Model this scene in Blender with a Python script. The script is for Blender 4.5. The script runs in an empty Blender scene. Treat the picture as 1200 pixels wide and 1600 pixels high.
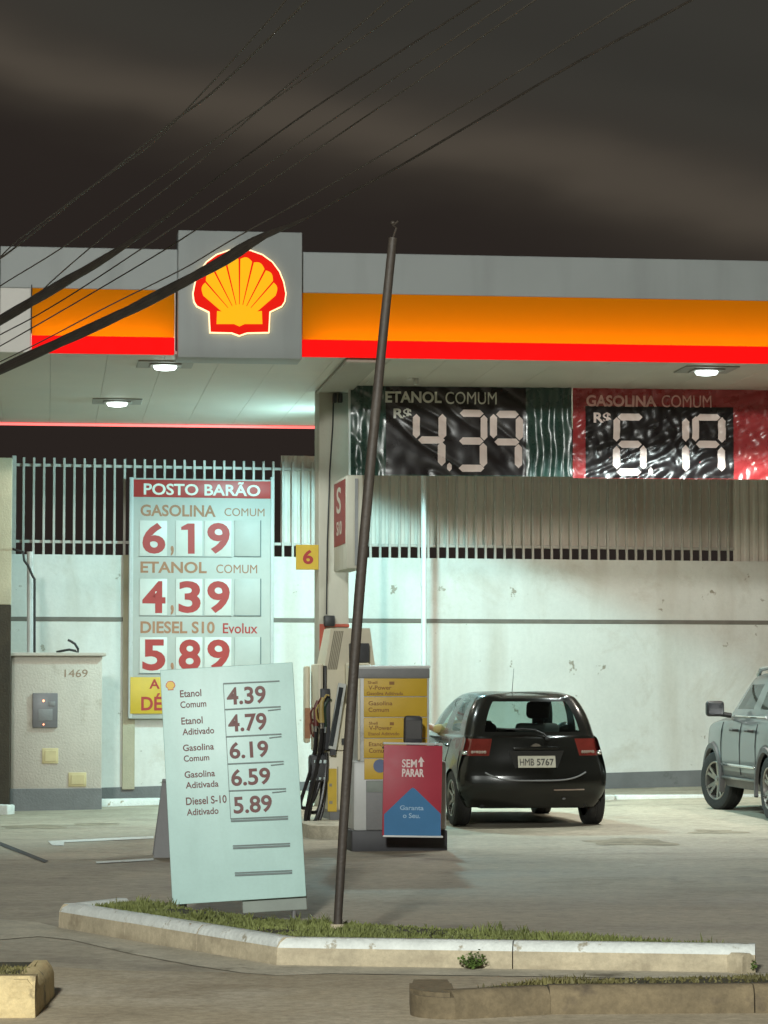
import bpy, bmesh, math, random
from mathutils import Vector, Matrix, noise
from math import radians as R, sin, cos, tan, pi, sqrt, atan

random.seed(7)
scene = bpy.context.scene
COL = scene.collection

# ------------------------------------------------------------------ camera, sky, exposure
S = 1.25                       # depth scale: focal length in photo pixels is 3420*S
F = 3420.0 * S
EYE = 1.5
HORIZON = 1075.0
PITCH = atan((HORIZON - 800.0) / F)
cam_d = bpy.data.cameras.new('camera')
cam = bpy.data.objects.new('camera', cam_d)
COL.objects.link(cam)
cam.location = (0, 0, EYE)
cam.rotation_euler = (R(90) + PITCH, 0, 0)
cam_d.sensor_width = 36.0
cam_d.lens = F * 36.0 / 1600.0
cam_d.clip_end = 2000
scene.camera = cam

world = bpy.data.worlds.new('World')
scene.world = world
world.use_nodes = True
wt = world.node_tree
for n in list(wt.nodes):
    wt.nodes.remove(n)
w_out = wt.nodes.new('ShaderNodeOutputWorld')
w_bg = wt.nodes.new('ShaderNodeBackground')
w_co = wt.nodes.new('ShaderNodeTexCoord')
w_map = wt.nodes.new('ShaderNodeMapping')
w_map.inputs['Scale'].default_value = (5.0, 1.0, 14.0)
w_no = wt.nodes.new('ShaderNodeTexNoise')
w_no.inputs['Scale'].default_value = 1.0
w_no.inputs['Detail'].default_value = 4.0
w_no.inputs['Roughness'].default_value = 0.5
w_dot = wt.nodes.new('ShaderNodeVectorMath'); w_dot.operation = 'DOT_PRODUCT'
w_dot.inputs[1].default_value = (0.225, 0.0, 1.0)          # pale bands lie aslant
w_ma = wt.nodes.new('ShaderNodeMath'); w_ma.operation = 'MULTIPLY_ADD'; w_ma.inputs[1].default_value = 0.055
w_mr = wt.nodes.new('ShaderNodeMapRange'); w_mr.inputs['From Min'].default_value = 0.1275; w_mr.inputs['From Max'].default_value = 0.2975
w_rp = wt.nodes.new('ShaderNodeValToRGB')
cr = w_rp.color_ramp
cr.interpolation = 'B_SPLINE'
stops = [(0.0, (0.0225, 0.0170, 0.0145)), (0.40, (0.0205, 0.0160, 0.0138)), (0.50, (0.034, 0.028, 0.022)), (0.575, (0.086, 0.071, 0.054)), (0.66, (0.038, 0.033, 0.027)), (0.76, (0.043, 0.040, 0.033)), (0.86, (0.034, 0.032, 0.027)), (1.0, (0.040, 0.038, 0.032))]
cr.elements[0].position = 0.0; cr.elements[0].color = (*stops[0][1], 1)
cr.elements[1].position = 1.0; cr.elements[1].color = (*stops[-1][1], 1)
for p_, c_ in stops[1:-1]:
    e_ = cr.elements.new(p_); e_.color = (*c_, 1)
wt.links.new(w_co.outputs['Generated'], w_map.inputs['Vector'])
wt.links.new(w_map.outputs['Vector'], w_no.inputs['Vector'])
wt.links.new(w_co.outputs['Generated'], w_dot.inputs[0])
wt.links.new(w_no.outputs['Fac'], w_ma.inputs[0])
wt.links.new(w_dot.outputs['Value'], w_ma.inputs[2])
wt.links.new(w_ma.outputs[0], w_mr.inputs['Value'])
wt.links.new(w_mr.outputs['Result'], w_rp.inputs['Fac'])
wt.links.new(w_rp.outputs['Color'], w_bg.inputs['Color'])
w_bg.inputs['Strength'].default_value = 1.0
wt.links.new(w_bg.outputs['Background'], w_out.inputs['Surface'])

scene.view_settings.view_transform = 'Standard'
scene.view_settings.look = 'None'
scene.view_settings.exposure = 0.0
scene.view_settings.gamma = 1.0
scene.render.engine = 'CYCLES'
scene.cycles.use_denoising = True
scene.cycles.max_bounces = 8
scene.cycles.sample_clamp_indirect = 6.0
scene.cycles.caustics_reflective = False
scene.cycles.caustics_refractive = False
scene.cycles.blur_glossy = 0.5

POWER = dict(street=20000, lamp_near=380, lamp_far=120, lamp_wall=1380, lamp_right=640, lamp_front=700)

# ------------------------------------------------------------------ helpers: projection
def lin(r, g, b):
    def f(c):
        c = c / 255.0
        return c / 12.92 if c <= 0.04045 else ((c + 0.055) / 1.055) ** 2.4
    return (f(r), f(g), f(b), 1.0)

def ray(px, py):
    x = (px - 600.0) / F
    v = (800.0 - py) / F
    return Vector((x, cos(PITCH) - v * sin(PITCH), sin(PITCH) + v * cos(PITCH)))

def at_depth(px, py, d):
    r = ray(px, py)
    return Vector((0, 0, EYE)) + r * (d / r.y)

def gz(x, y):
    t = min(max((y - 18 * S) / (12 * S), 0), 1)
    t = t * t * (3 - 2 * t)
    return t * 0.0175 * max(min(x + 0.2, 7.0), -7.0)

def on_ground(px, py, h=0.0):
    r = ray(px, py)
    o = Vector((0, 0, EYE))
    d = 20.0
    for _ in range(30):
        p = o + r * (d / r.y)
        z = gz(p.x, p.y) + h
        d = (z - EYE) / r.z * r.y
    return o + r * (d / r.y)

def flat(p):
    return (p.x, p.y, 0.0)

class Frame:
    """local x right, local y away from the viewer, local z up"""
    def __init__(s, o, yaw=0.0, pitch=0.0, roll=0.0):
        s.M = Matrix.Translation(Vector(o)) @ Matrix.Rotation(R(yaw), 4, 'Z') @ Matrix.Rotation(R(pitch), 4, 'X') @ Matrix.Rotation(R(roll), 4, 'Y')
        s.I = s.M.inverted()
    def loc(s, px, py, off=0.0):
        o = s.I @ Vector((0, 0, EYE))
        r = s.I.to_3x3() @ ray(px, py)
        t = (off - o.y) / r.y
        p = o + r * t
        return p.x, p.z

# ------------------------------------------------------------------ helpers: materials
def node_mat(name):
    m = bpy.data.materials.new(name)
    m.use_nodes = True
    t = m.node_tree
    return m, t, t.nodes['Principled BSDF']

def mat(name, col, rough=0.5, metal=0.0, var=0.12, scale=6.0, bump=0.0, bscale=40.0, coat=0.0, spec=0.5,
        spots=None, spot_scale=5.0, spot_at=0.63, spot_soft=0.04, streak=None, emis=None, estr=0.0, rvar=0.12, stretch=(1, 1, 1), grain=0.0, gscale=45.0, big=None):
    m, t, b = node_mat(name)
    N, Lk = t.nodes.new, t.links.new
    co = N('ShaderNodeTexCoord')
    mp = N('ShaderNodeMapping'); mp.inputs['Scale'].default_value = stretch
    Lk(co.outputs['Object'], mp.inputs['Vector'])
    no = N('ShaderNodeTexNoise'); no.inputs['Scale'].default_value = scale; no.inputs['Detail'].default_value = 6; no.inputs['Roughness'].default_value = 0.6
    Lk(mp.outputs['Vector'], no.inputs['Vector'])
    rp = N('ShaderNodeValToRGB')
    rp.color_ramp.elements[0].position = 0.3; rp.color_ramp.elements[1].position = 0.7
    c = col
    rp.color_ramp.elements[0].color = (c[0] * (1 - var), c[1] * (1 - var), c[2] * (1 - var), 1)
    rp.color_ramp.elements[1].color = (min(c[0] * (1 + var), 1), min(c[1] * (1 + var), 1), min(c[2] * (1 + var), 1), 1)
    Lk(no.outputs['Fac'], rp.inputs['Fac'])
    cur = rp.outputs['Color']
    def mix(fac, a, colour):
        mx = N('ShaderNodeMix'); mx.data_type = 'RGBA'
        Lk(fac, mx.inputs['Factor']); Lk(a, mx.inputs['A']); mx.inputs['B'].default_value = colour
        return mx.outputs['Result']
    if spots:
        n2 = N('ShaderNodeTexNoise'); n2.inputs['Scale'].default_value = spot_scale; n2.inputs['Detail'].default_value = 5; n2.inputs['Roughness'].default_value = 0.65
        Lk(mp.outputs['Vector'], n2.inputs['Vector'])
        mr = N('ShaderNodeMapRange'); mr.inputs['From Min'].default_value = spot_at; mr.inputs['From Max'].default_value = spot_at + spot_soft
        Lk(n2.outputs['Fac'], mr.inputs['Value'])
        cur = mix(mr.outputs['Result'], cur, spots)
    if streak:
        mp2 = N('ShaderNodeMapping'); mp2.inputs['Scale'].default_value = streak[1]
        Lk(co.outputs['Object'], mp2.inputs['Vector'])
        n3 = N('ShaderNodeTexNoise'); n3.inputs['Scale'].default_value = 1.0; n3.inputs['Detail'].default_value = 5
        Lk(mp2.outputs['Vector'], n3.inputs['Vector'])
        mr = N('ShaderNodeMapRange'); mr.inputs['From Min'].default_value = streak[2]; mr.inputs['From Max'].default_value = streak[2] + 0.25
        mr.inputs['To Max'].default_value = streak[3]
        Lk(n3.outputs['Fac'], mr.inputs['Value'])
        cur = mix(mr.outputs['Result'], cur, streak[0])
    if big:
        n5 = N('ShaderNodeTexNoise'); n5.inputs['Scale'].default_value = big[0]; n5.inputs['Detail'].default_value = 7; n5.inputs['Roughness'].default_value = 0.7; n5.inputs['Distortion'].default_value = 0.6
        Lk(mp.outputs['Vector'], n5.inputs['Vector'])
        m5 = N('ShaderNodeMapRange'); m5.inputs['From Min'].default_value = big[1]; m5.inputs['From Max'].default_value = big[1] + big[2]; m5.inputs['To Max'].default_value = big[4]
        Lk(n5.outputs['Fac'], m5.inputs['Value'])
        cur = mix(m5.outputs['Result'], cur, big[3])
    if grain:
        n6 = N('ShaderNodeTexNoise'); n6.inputs['Scale'].default_value = gscale; n6.inputs['Detail'].default_value = 8; n6.inputs['Roughness'].default_value = 0.85
        Lk(co.outputs['Object'], n6.inputs['Vector'])
        m6 = N('ShaderNodeMapRange'); m6.inputs['From Min'].default_value = 0.3; m6.inputs['From Max'].default_value = 0.7
        m6.inputs['To Min'].default_value = 1 - grain; m6.inputs['To Max'].default_value = 1 + grain
        Lk(n6.outputs['Fac'], m6.inputs['Value'])
        mv = N('ShaderNodeVectorMath'); mv.operation = 'SCALE'
        Lk(cur, mv.inputs[0]); Lk(m6.outputs['Result'], mv.inputs['Scale'])
        cur = mv.outputs['Vector']
    Lk(cur, b.inputs['Base Color'])
    rr = N('ShaderNodeMapRange'); rr.inputs['To Min'].default_value = max(rough - rvar, 0.02); rr.inputs['To Max'].default_value = min(rough + rvar, 1)
    Lk(no.outputs['Fac'], rr.inputs['Value']); Lk(rr.outputs['Result'], b.inputs['Roughness'])
    b.inputs['Metallic'].default_value = metal
    b.inputs['Specular IOR Level'].default_value = spec
    b.inputs['Coat Weight'].default_value = coat
    b.inputs['Coat Roughness'].default_value = 0.06
    if bump:
        n4 = N('ShaderNodeTexNoise'); n4.inputs['Scale'].default_value = bscale; n4.inputs['Detail'].default_value = 6
        Lk(co.outputs['Object'], n4.inputs['Vector'])
        bp = N('ShaderNodeBump'); bp.inputs['Strength'].default_value = bump; bp.inputs['Distance'].default_value = 0.02
        Lk(n4.outputs['Fac'], bp.inputs['Height']); Lk(bp.outputs['Normal'], b.inputs['Normal'])
    if emis:
        b.inputs['Emission Color'].default_value = emis
        b.inputs['Emission Strength'].default_value = estr
    return m

def glass_mat(name, col, alpha):
    m, t, b = node_mat(name)
    for n in list(t.nodes):
        t.nodes.remove(n)
    o = t.nodes.new('ShaderNodeOutputMaterial'); mx = t.nodes.new('ShaderNodeMixShader')
    tr = t.nodes.new('ShaderNodeBsdfTransparent'); tr.inputs['Color'].default_value = col
    gl = t.nodes.new('ShaderNodeBsdfGlossy'); gl.inputs['Roughness'].default_value = 0.03; gl.inputs['Color'].default_value = (0.9, 0.9, 0.9, 1)
    lw = t.nodes.new('ShaderNodeLayerWeight'); lw.inputs['Blend'].default_value = 0.5
    fr = t.nodes.new('ShaderNodeMath'); fr.operation = 'POWER'; fr.inputs[1].default_value = 4.5
    t.links.new(lw.outputs['Facing'], fr.inputs[0])
    ad = t.nodes.new('ShaderNodeMath'); ad.operation = 'MULTIPLY_ADD'; ad.inputs[1].default_value = 0.5; ad.inputs[2].default_value = alpha
    t.links.new(fr.outputs[0], ad.inputs[0]); ad.use_clamp = True; t.links.new(ad.outputs[0], mx.inputs['Fac'])
    t.links.new(tr.outputs[0], mx.inputs[1]); t.links.new(gl.outputs[0], mx.inputs[2]); t.links.new(mx.outputs[0], o.inputs['Surface'])
    return m

def translucent_mat(name, col, mixf=0.5):
    m, t, b = node_mat(name)
    for n in list(t.nodes):
        t.nodes.remove(n)
    o = t.nodes.new('ShaderNodeOutputMaterial'); mx = t.nodes.new('ShaderNodeMixShader'); mx.inputs['Fac'].default_value = mixf
    d = t.nodes.new('ShaderNodeBsdfDiffuse'); d.inputs['Color'].default_value = col[0]
    tr = t.nodes.new('ShaderNodeBsdfTranslucent'); tr.inputs['Color'].default_value = col[1]
    t.links.new(d.outputs[0], mx.inputs[1]); t.links.new(tr.outputs[0], mx.inputs[2]); t.links.new(mx.outputs[0], o.inputs['Surface'])
    return m

M = {}
M['forecourt'] = mat('forecourt_concrete', (0.39, 0.345, 0.262, 1), 0.8, var=0.16, scale=0.55, bump=0.10, bscale=18, spots=(0.23, 0.20, 0.155, 1), spot_scale=0.9, spot_at=0.58, spot_soft=0.12,
                     streak=((0.27, 0.235, 0.18, 1), (0.12, 0.9, 1), 0.5, 0.8), rvar=0.2, grain=0.38, gscale=9.0, big=(0.28, 0.52, 0.1, (0.27, 0.235, 0.175, 1), 0.7))
M['road'] = mat('road_concrete', (0.37, 0.31, 0.215, 1), 0.85, var=0.2, scale=0.8, bump=0.10, bscale=40, spots=(0.46, 0.405, 0.31, 1), spot_scale=0.5, spot_at=0.5, spot_soft=0.2, grain=0.40, gscale=16.0, big=(0.5, 0.55, 0.12, (0.26, 0.21, 0.14, 1), 0.8))
M['joint'] = mat('slab_joint', (0.13, 0.11, 0.08, 1), 0.9, var=0.3)
M['oil'] = mat('oil_stained_concrete', (0.29, 0.25, 0.185, 1), 0.9, var=0.35, spec=0.15, scale=4, spots=(0.33, 0.29, 0.215, 1), spot_scale=3.5, spot_at=0.5, spot_soft=0.15, grain=0.35, gscale=9)
M['gutter'] = mat('gutter_concrete', (0.46, 0.42, 0.325, 1), 0.85, var=0.2, scale=3, bump=0.10, bscale=40, spots=(0.16, 0.14, 0.10, 1), spot_scale=2.2, spot_at=0.57, spot_soft=0.12, grain=0.3, gscale=25)
M['tyre_mark'] = mat('tyre_marked_concrete', (0.26, 0.215, 0.15, 1), 0.8, var=0.3, scale=2.5, bump=0.08, spots=(0.235, 0.2, 0.145, 1), spot_scale=3.0, spot_at=0.52, spot_soft=0.1, grain=0.35, gscale=16)
M['kerb'] = mat('kerb_concrete', (0.46, 0.395, 0.275, 1), 0.85, var=0.2, scale=5, bump=0.25, bscale=30, spots=(0.30, 0.25, 0.17, 1), spot_scale=2.4, spot_at=0.58, spot_soft=0.12, grain=0.22, gscale=30,
                streak=((0.32, 0.265, 0.18, 1), (3, 3, 12), 0.52, 0.7))
M['kerb_dark'] = mat('kerb_weathered', (0.165, 0.128, 0.075, 1), 0.9, var=0.25, scale=4, bump=0.35, bscale=25, spots=(0.085, 0.065, 0.045, 1), spot_scale=1.5, spot_at=0.61, spot_soft=0.07, grain=0.3, gscale=25)
M['kerb_paint'] = mat('kerb_white_paint', (0.66, 0.69, 0.655, 1), 0.6, var=0.1, scale=8, bump=0.4, spots=(0.36, 0.33, 0.25, 1), spot_scale=9, spot_at=0.60, spot_soft=0.06, grain=0.12, gscale=30)
M['kerb_yellow'] = mat('kerb_cream_paint', (0.56, 0.44, 0.23, 1), 0.75, var=0.15, scale=5, bump=0.5, spots=(0.22, 0.17, 0.1, 1), spot_scale=6, spot_at=0.58, spot_soft=0.08, grain=0.2, gscale=30)
M['soil'] = mat('island_soil', (0.055, 0.05, 0.028, 1), 0.95, var=0.4, scale=12, bump=0.8, bscale=30)
M['grass'] = mat('grass_blades', (0.15, 0.17, 0.05, 1), 0.7, var=0.45, scale=4)
M['dry_grass'] = mat('dry_grass_blades', (0.13, 0.115, 0.04, 1), 0.7, var=0.45, scale=5)
M['weed'] = mat('weed_leaf', (0.09, 0.14, 0.03, 1), 0.6, var=0.3, scale=20)
M['wall'] = mat('painted_wall', (0.68, 0.685, 0.64, 1), 0.75, var=0.06, scale=1.2, bump=0.15, bscale=18, spots=(0.33, 0.30, 0.24, 1), spot_scale=3.0, spot_at=0.645, spot_soft=0.025,
                streak=((0.50, 0.465, 0.39, 1), (2.0, 2.0, 0.3), 0.50, 0.65), grain=0.07, gscale=14, big=(0.9, 0.56, 0.12, (0.53, 0.50, 0.43, 1), 0.55))
M['stripe'] = mat('wall_stripe', (0.17, 0.155, 0.13, 1), 0.8, var=0.15)
M['plinth'] = mat('grey_plinth', (0.16, 0.165, 0.165, 1), 0.8, var=0.15, scale=3, bump=0.3, spots=(0.09, 0.09, 0.08, 1), spot_scale=2, spot_at=0.6, spot_soft=0.1)
M['rail_metal'] = mat('white_rail_paint', (0.50, 0.47, 0.42, 1), 0.45, var=0.1, scale=15)
M['sheet'] = mat('corrugated_sheet', (0.70, 0.65, 0.58, 1), 0.5, var=0.1, scale=2.0, streak=((0.55, 0.46, 0.37, 1), (5, 5, 0.4), 0.5, 0.6))
M['cream_render'] = mat('cream_render', (0.42, 0.38, 0.27, 1), 0.8, var=0.12, scale=3, bump=0.3)
M['dark_render'] = mat('dark_brown_render', (0.045, 0.036, 0.024, 1), 0.9, var=0.25, scale=4, bump=0.4)
M['cabinet'] = mat('meter_cabinet_render', (0.46, 0.42, 0.36, 1), 0.8, var=0.07, scale=3, bump=0.35, bscale=35, spots=(0.36, 0.32, 0.26, 1), spot_scale=2, spot_at=0.58, spot_soft=0.1)
M['grey_box'] = mat('grey_meter_box', (0.14, 0.135, 0.14, 1), 0.4, var=0.1)
M['hatch_plate'] = mat('beige_hatch', (0.52, 0.44, 0.24, 1), 0.6, var=0.1)
M['led_red'] = mat('indicator_led', (0.5, 0.1, 0.05, 1), 0.4, emis=(1, 0.25, 0.12, 1), estr=6)
M['fascia'] = mat('grey_fascia', (0.35, 0.38, 0.38, 1), 0.55, var=0.05, scale=1.2, streak=((0.27, 0.29, 0.29, 1), (3, 3, 0.3), 0.5, 0.6))
M['soffit'] = mat('soffit_panel', (0.58, 0.55, 0.485, 1), 0.5, var=0.06, scale=1.0, spec=0.4)
M['beam'] = mat('soffit_beam', (0.36, 0.34, 0.29, 1), 0.6, var=0.06)  # darker than the soffit: its unlit underside is put into the colour
M['canopy_white'] = mat('canopy_white', (0.66, 0.64, 0.6, 1), 0.5, var=0.05)
M['seam'] = mat('dark_seam', (0.03, 0.03, 0.03, 1), 0.8)
M['yellow_light'] = translucent_mat('yellow_light_panel', ((0.40, 0.29, 0.008, 1), (1.0, 0.31, 0.002, 1)), 0.5)
M['red_light'] = mat('red_light_band', (0.2, 0.002, 0.002, 1), 0.7, var=0.02, spec=0.1, emis=(1.0, 0.003, 0.003, 1), estr=0.95)
M['back_led'] = mat('back_red_led', (0.6, 0.1, 0.1, 1), 0.4, emis=(1.0, 0.16, 0.14, 1), estr=1.6)
M['logo_red'] = mat('emblem_red', (0.2, 0.002, 0.002, 1), 0.7, var=0.02, spec=0.1, emis=(0.76, 0.010, 0.003, 1), estr=0.95)
M['logo_yellow'] = mat('emblem_yellow', (0.3, 0.12, 0.002, 1), 0.7, var=0.02, spec=0.1, emis=(1.0, 0.47, 0.008, 1), estr=0.95)
M['logo_halo'] = mat('emblem_white_edge', (0.8, 0.75, 0.6, 1), 0.3, var=0.02, emis=(1.0, 0.72, 0.33, 1), estr=1.2)
M['lens'] = mat('lamp_lens', (0.9, 0.9, 0.9, 1), 0.3, emis=(0.85, 1.0, 0.95, 1), estr=6)
M['lamp_body'] = mat('lamp_body', (0.30, 0.29, 0.26, 1), 0.5, var=0.1)
M['column'] = mat('column_paint', (0.42, 0.395, 0.325, 1), 0.6, var=0.08, scale=2, bump=0.1, streak=((0.30, 0.27, 0.2, 1), (6, 6, 0.5), 0.5, 0.6))
M['black_metal'] = mat('black_metal', (0.02, 0.02, 0.02, 1), 0.45, var=0.2)
M['dark_grey'] = mat('dark_grey_plastic', (0.045, 0.045, 0.05, 1), 0.55, var=0.15)
M['mid_grey'] = mat('mid_grey_paint', (0.19, 0.19, 0.19, 1), 0.55, var=0.12, bump=0.1)
M['light_grey'] = mat('light_grey_paint', (0.50, 0.51, 0.49, 1), 0.45, var=0.1, scale=4, spots=(0.36, 0.36, 0.34, 1), spot_scale=4, spot_at=0.58, spot_soft=0.1)
M['cream'] = mat('cream_pump_paint', (0.66, 0.60, 0.45, 1), 0.45, var=0.06, scale=4)
M['cream_groove'] = mat('pump_groove', (0.28, 0.25, 0.18, 1), 0.6)
M['yellow_paint'] = mat('yellow_sign_paint', (0.62, 0.42, 0.035, 1), 0.45, var=0.08, scale=4)
M['fuel_yellow'] = mat('fuel_list_yellow', (0.56, 0.36, 0.03, 1), 0.5, var=0.06, scale=3)
M['fuel_text'] = mat('fuel_list_text', (0.26, 0.12, 0.02, 1), 0.5)
M['fuel_line'] = mat('fuel_list_line', (0.60, 0.50, 0.25, 1), 0.5)
M['red_text'] = mat('red_lettering', (0.38, 0.03, 0.025, 1), 0.5, var=0.06)
M['wall_sign'] = mat('price_board_white', (0.45, 0.46, 0.42, 1), 0.5, var=0.06, scale=3)
M['sign_plate'] = mat('digit_plate_white', (0.62, 0.62, 0.57, 1), 0.45, var=0.04)
M['header_red'] = mat('board_header_red', (0.42, 0.035, 0.03, 1), 0.45, var=0.06)
M['header_white'] = mat('board_header_white', (0.72, 0.70, 0.62, 1), 0.5)
M['faded_brown'] = mat('faded_brown_lettering', (0.36, 0.17, 0.09, 1), 0.6, var=0.15, scale=30)
M['aframe'] = mat('mint_white_board', (0.47, 0.665, 0.625, 1), 0.45, var=0.05, scale=2.5, grain=0.04, gscale=40, streak=((0.36, 0.53, 0.48, 1), (5, 5, 0.8), 0.52, 0.5))
M['aframe_text'] = mat('dark_red_lettering', (0.11, 0.025, 0.02, 1), 0.5, var=0.1)
M['aframe_rail'] = mat('grey_rail', (0.13, 0.17, 0.165, 1), 0.5)
M['aframe_foot'] = mat('grey_foot_board', (0.22, 0.25, 0.22, 1), 0.6, var=0.12)
M['pole'] = mat('rusty_pole', (0.046, 0.036, 0.028, 1), 0.6, metal=0.0, var=0.3, scale=4, bump=0.2, grain=0.3, spots=(0.075, 0.062, 0.05, 1), spot_scale=3, spot_at=0.52, spot_soft=0.1, stretch=(1, 1, 0.3))
M['thin_cable'] = mat('thin_cable', (0.075, 0.064, 0.052, 1), 0.6, var=0.2, scale=3)
M['cable'] = mat('cable_black', (0.042, 0.034, 0.027, 1), 0.6, var=0.3, scale=5)
M['banner_green'] = mat('banner_green', (0.022, 0.06, 0.048, 1), 0.28, var=0.15, spec=0.8)
M['banner_black'] = mat('banner_black', (0.014, 0.011, 0.012, 1), 0.30, var=0.15, spec=0.45)
M['banner_red'] = mat('banner_red', (0.36, 0.035, 0.04, 1), 0.28, var=0.12, spec=0.8)
M['banner_print'] = mat('banner_pale_print', (0.80, 0.66, 0.62, 1), 0.36, var=0.05, spec=0.4)
M['banner_grey_print'] = mat('banner_grey_print', (0.62, 0.62, 0.56, 1), 0.36, var=0.05, spec=0.4)
M['pink_print'] = mat('banner_pink_print', (0.80, 0.46, 0.44, 1), 0.36, var=0.06, spec=0.5)
M['ad_red'] = mat('advert_red', (0.40, 0.035, 0.06, 1), 0.5, var=0.06)
M['ad_blue'] = mat('advert_blue', (0.035, 0.17, 0.36, 1), 0.5, var=0.06)
M['ad_text'] = mat('advert_pale_text', (0.75, 0.62, 0.60, 1), 0.5)
M['ad_text2'] = mat('advert_blue_text', (0.35, 0.52, 0.68, 1), 0.5)
M['blue_dot'] = mat('blue_sticker', (0.12, 0.16, 0.27, 1), 0.5)
M['chrome'] = mat('chrome', (0.75, 0.76, 0.77, 1), 0.12, metal=1.0, var=0.02, rvar=0.03)
M['white_metal'] = mat('white_metal', (0.68, 0.70, 0.68, 1), 0.4, var=0.06)
M['hose'] = mat('hose_rubber', (0.018, 0.016, 0.016, 1), 0.3, var=0.2)
M['nozzle_red'] = mat('nozzle_maroon', (0.12, 0.02, 0.015, 1), 0.35)
M['nozzle_yellow'] = mat('nozzle_yellow', (0.40, 0.29, 0.09, 1), 0.4)
M['nozzle_green'] = mat('nozzle_green', (0.02, 0.05, 0.03, 1), 0.4)
M['orange_red'] = mat('orange_red_paint', (0.40, 0.07, 0.035, 1), 0.5)
M['screen'] = mat('dark_display', (0.03, 0.032, 0.036, 1), 0.15, var=0.1)
# cars
M['black_paint'] = mat('black_car_paint', (0.011, 0.011, 0.009, 1), 0.24, var=0.02, coat=0.32, rvar=0.01, spec=0.3)
M['silver_paint'] = mat('silver_car_paint', (0.062, 0.069, 0.067, 1), 0.3, metal=0.25, var=0.01, coat=0.5, rvar=0.01)
M['cladding'] = mat('dark_cladding', (0.06, 0.056, 0.055, 1), 0.5, var=0.15)
M['car_glass'] = glass_mat('car_glass', (0.66, 0.76, 0.73, 1), 0.06)
M['car_glass_dark'] = glass_mat('tinted_car_glass', (0.17, 0.21, 0.205, 1), 0.09)
M['tyre'] = mat('tyre_rubber', (0.017, 0.016, 0.015, 1), 0.75, var=0.3, scale=10, bump=0.3)
M['rim'] = mat('alloy_rim', (0.30, 0.285, 0.26, 1), 0.3, metal=0.8, var=0.08)
M['rim_dark'] = mat('rim_dark', (0.03, 0.03, 0.03, 1), 0.5)
M['interior'] = mat('car_interior', (0.022, 0.021, 0.02, 1), 0.8, var=0.2)
M['seat_cloth'] = mat('car_seat_cloth', (0.032, 0.032, 0.03, 1), 0.9, var=0.2)
M['tail_red'] = mat('tail_lamp_red', (0.15, 0.022, 0.016, 1), 0.12, var=0.15, scale=15, coat=1.0, rvar=0.04)
M['tail_clear'] = mat('tail_lamp_clear', (0.35, 0.27, 0.22, 1), 0.1, var=0.15, coat=1.0, rvar=0.04)
M['plate'] = mat('number_plate', (0.58, 0.55, 0.45, 1), 0.4, var=0.05)
M['plate_text'] = mat('number_plate_text', (0.05, 0.045, 0.04, 1), 0.5)
M['skin'] = mat('skin', (0.34, 0.17, 0.10, 1), 0.55, var=0.1, scale=10)
M['shirt'] = mat('shirt_cloth', (0.42, 0.32, 0.13, 1), 0.9, var=0.15)
M['hair'] = mat('dark_hair', (0.012, 0.009, 0.008, 1), 0.6)
M['jeans'] = mat('jeans_cloth', (0.03, 0.04, 0.07, 1), 0.9, var=0.2)

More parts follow.
